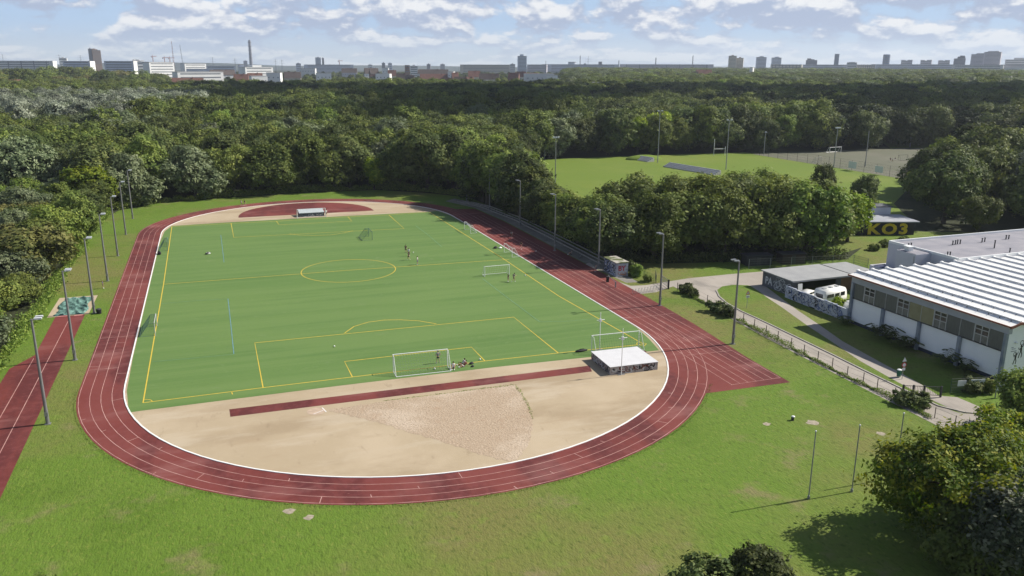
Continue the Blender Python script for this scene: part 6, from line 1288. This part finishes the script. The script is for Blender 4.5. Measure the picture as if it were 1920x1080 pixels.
for px, y, D, r, lab in ((1088, 105, 3200, 1.6, 'thin chimney, first of two in mid skyline'), (1299.5, 105, 3200, 1.8, 'thin chimney above the lilac slab'), (1230, 109, 3200, 2.0, 'short dark chimney in mid skyline'), (1160.5, 114, 3200, 1.8, 'stubby chimney by the small dark tower')): chimney(lab, px, y, D, r, ring=False)
lattice('red and white transmission mast, tallest lattice on the skyline', 321.5, 77, 2000, 2.0, 'radio_mast', 0, M_mastr, 'mast'); lattice('lattice boom of a crawler crane leaning against the sky', 340.5, 84, 2600, 2.2, 'crane_boom', 0, None, 'crane', lean=-0.06); lattice('grey lattice mast beside the thin chimney', 1103, 105, 3000, 2.0, 'radio_mast', 2, None, 'mast'); lattice('antenna mast in front of the blue slab', 1023.5, 114, 1700, 0.8, 'radio_mast', 2, None, 'mast')
for px, y, lab in ((4, 101, 'power pylon at the very edge of the skyline'), (110, 102, 'power pylon above the pale slab'), (150, 103, 'power pylon beside the brown twin tower'), (398, 107, 'power pylon past the leaning boom'), (440, 109, 'power pylon before the big chimney'), (516, 111, 'power pylon just past the big chimney'), (528, 112, 'second power pylon past the big chimney')): lattice(lab, px, y, 3300, 3.2)
crane('red and white tower crane with short jib behind the white block', 308, 107.5, 2400, 16); crane('second tower crane with jib over the white block', 318, 108, 2450, 14); crane('tower crane over the brown twin tower block', 286, 105, 2500, 12); crane('crane on the skyline in mid town', 636, 113.5, 2700, 12)
# houses between wood and town
def house(label, px0, px1, yr, D, wallm, roofm, flat=False, rot=0.2, name='house'):
    c, w = place(px0, px1, D); zb = float(tz(c[0], c[1]))-0.5; zt = at_dist((px0+px1)/2, yr, D)[2]; h = max(5, zt-zb); view = math.atan2(c[0]-CAM[0], c[1]-CAM[1]); t = thing(name, label, 'house', (c[0], c[1], zb), -view+rot); d = min(14, max(9, w*0.6)); e = h*0.62 if not flat else h-0.4
    MB().box(-w/2, w/2, 0, d, 0, e).build('wall', wallm, t)
    if flat: MB().box(-w/2-0.2, w/2+0.2, -0.2, d+0.2, e, e+0.4).build('roof', roofm, t)
    else:
        r_ = MB().add([(-w/2-.4, -.5, e-.2), (w/2+.4, -.5, e-.2), (w/2+.4, d+.5, e-.2), (-w/2-.4, d+.5, e-.2), (-w/2-.4, d/2, h), (w/2+.4, d/2, h)], [(0, 1, 5, 4), (2, 3, 4, 5), (1, 2, 5), (3, 0, 4), (3, 2, 1, 0)]).build('roof', roofm, t); MB().box(w*0.15, w*0.15+0.9, d*0.4, d*0.4+0.9, e, h+1).build('chimney', FM['red'], r_)
    n = max(2, min(6, int(w/5)))
    for k in range(n):
        x = -w/2+w*(k+0.5)/n; MB().box(x-0.7, x+0.7, -0.08, 0.05, e*0.72, e*0.72+1.5).build('window', M_win, t)
houses = [(0, 36, 149.5, 900, 'cream', 't', 'low house with red roof at the edge of the silver trees'), (118, 128, 158, 800, 'white', 'f', 'white hut roof among trees below the pale slab'), (166, 187, 133, 1250, 'cream', 't', 'red roofed house below the brown twin tower'), (190, 210, 134, 1250, 'white', 'd', 'grey roofed house beside the red roofed one'), (320, 375, 146, 980, 'red', 't', 'long brick building with flat red roof above the dark wood'), (436, 462, 139, 1120, 'cream', 't', 'orange roofed shed before the office slab'), (463, 490, 137, 1150, 'red', 't', 'dark red roofed hall before the office slab'), (470, 500, 142, 1050, 'white', 'f', 'white flat hall with blue shade before the office slab'), (498, 524, 136, 1150, 'white', 'f', 'long white low hall beside the office slab'), (532, 562, 135, 1300, 'beige', 'd', 'brown grey roofed hall in the trees'), (592, 620, 137, 1250, 'white', 'f', 'white flat building below the twin tower'),
 (684, 702, 127.5, 1600, 'white', 'd', 'white building with grey roof at the wood edge'), (694, 710, 128, 1550, 'red', 'd', 'brownish dark roofed house in mid town'), (716, 728, 127, 1550, 'white', 'f', 'white house with balcony in mid town'), (727, 742, 131.5, 1450, 'cream', 't', 'house with orange gable in mid town'), (703, 730, 138, 1300, 'white', 'f', 'low white garages at the wood edge'), (742, 765, 138, 1250, 'beige', 'd', 'dark gabled house at the wood edge'), (758, 775, 141, 1230, 'white', 'd', 'white gabled house with dark roof at the wood edge'), (783, 840, 130, 1700, 'pale', 'd', 'long grey roofed hall in mid town'), (786, 848, 138.5, 1350, 'red', 't', 'long low building with dull red roof'), (839, 850, 134, 1350, 'white', 'f', 'small white box on the dull red roofs'), (848, 860, 136, 1330, 'red', 't', 'bright red brick house in mid town'), (850, 884, 144, 1150, 'cream', 'd', 'house with large dark roof at the wood edge'), (876, 890, 145, 1140, 'white', 't', 'house with white gable beside the dark roofed house'), (878, 900, 133, 1400, 'cream', 't', 'cream villa with red roof'), (898, 935, 138, 1300, 'beige', 'd', 'row of grey roofed houses in mid town'), (925, 935, 138.5, 1290, 'white', 'd', 'house with pointed white gable end'), (910, 930, 151, 1050, 'white', 'f', 'white low building at the dark wood edge'), (952, 972, 136, 1350, 'red', 't', 'pinkish brick house with red roof'), (968, 985, 134, 1450, 'cream', 't', 'orange roofed house below the lone grey tower'), (984, 1010, 136.5, 1280, 'red', 't', 'red roofed wing of the white modern building'), (985, 1040, 138, 1200, 'pale', 'f', 'white modern stepped building with dark windows'), (1026, 1046, 141, 1160, 'white', 'f', 'white cube wing of the modern building'), (1047, 1062, 147, 1100, 'white', 'f', 'lowest white wing of the modern building'), (1110, 1156, 154.5, 920, 'white', 'f', 'long white building half hidden in the wood'), (1298, 1310, 134, 1320, 'red', 'd', 'dark brick house among trees'), (1308, 1337, 130.5, 1330, 'red', 't', 'house with salmon tiled roof standing above the trees'), (1406, 1412, 126, 1500, 'white', 'f', 'tiny bright white gable above the trees'), (1890, 1930, 127, 1800, 'white', 'f', 'long white flat hall at the end of the skyline'), (640, 668, 128, 1800, 'lilac', 'd', 'long grey roofed building past the twin tower'), (560, 590, 128, 1800, 'pale', 'f', 'low pale hall before the blue slab'), (1185, 1212, 130, 1800, 'white', 'd', 'white house in front of the lilac slab'), (395, 440, 131, 1500, 'pale', 'd', 'grey industrial sheds before the office slab'), (350, 398, 129, 1600, 'blue', 'f', 'dark flat roofed works hall past the white block')]
for a, b, y, D, wm, rm, lab in houses: house(lab, a, b, y, D, FM[wm], dict(t=M_tile, d=M_tiled, f=M_flat)[rm], flat=rm == 'f', rot=rnd.uniform(-0.3, 0.35), name='house')
# low hills closing the horizon
q = MB(); vs = []; n = 120; prof_ = lambda px: 0.4+(7 if px < 560 else 0)*float(smooth(100, 290, px)*(1-smooth(400, 560, px)))+1.5*math.sin(px/90)
for i in range(n+1):
    px = -500+2900*i/n; a = at_dist(px, 122, 4300); b = at_dist(px, 122, 5200); zt = 39.2+(prof_(px))*4300/FPX*0.9-6
    vs += [(a[0], a[1], 5), ((a[0]*.6+b[0]*.4), (a[1]*.6+b[1]*.4), zt), (b[0], b[1], zt*0.6)]
fs = []
for i in range(n): k = 3*i; fs += [(k, k+3, k+4, k+1), (k+1, k+4, k+5, k+2)]
struct(q.add(vs, fs).build('hills', mat('distant_hills', (0.06, 0.08, 0.085), var=0.2, vscale=0.004), smooth=True))

# unseen cloud added high out of view to shade the middle of the woods
q = MB(); g = np.random.default_rng(12); hgt = 1000.0
for i in range(88):
    D = g.uniform(455, 860); px = g.uniform(430, 2300); 
    if px < 760 and D < 560+0.0*px: continue
    a = at_dist(px, 122, D); n_ = 30*math.sin(px/140)+22*math.sin(px/53+1); r_ = g.uniform(38, 72)
    k = hgt/sd.z; q.ball((a[0]+sd.x*k, a[1]+sd.y*k+n_, hgt+20+g.uniform(-12, 25)), r_, r_, r_*0.45, 12, 7)
cl = q.build('cloud', mat('shading_cloud_white', (0.85, 0.85, 0.86), rough=1.0, spec=0.0), smooth=True); tag(cl, 'unseen white cloud added high above the woods to shade them', 'cloud', kind='stuff')

# ------------------------------------------------------------------ air
hm = bpy.data.materials.new('haze'); hm.use_nodes = True; hn = hm.node_tree; hn.nodes.remove(hn.nodes['Principled BSDF'])
pv = hn.nodes.new('ShaderNodeVolumePrincipled'); pv.inputs['Color'].default_value = (0.80, 0.88, 1.0, 1); pv.inputs['Density'].default_value = HAZE; pv.inputs['Anisotropy'].default_value = 0.2
hn.links.new(pv.outputs[0], hn.nodes['Material Output'].inputs['Volume'])
hz = MB().box(CAM[0]-5900, CAM[0]+5900, CAM[1]-5900, CAM[1]+5900, -3.0, 190).build('haze', hm); tag(hz, 'thin bluish air between the field and the town', 'haze', kind='stuff')
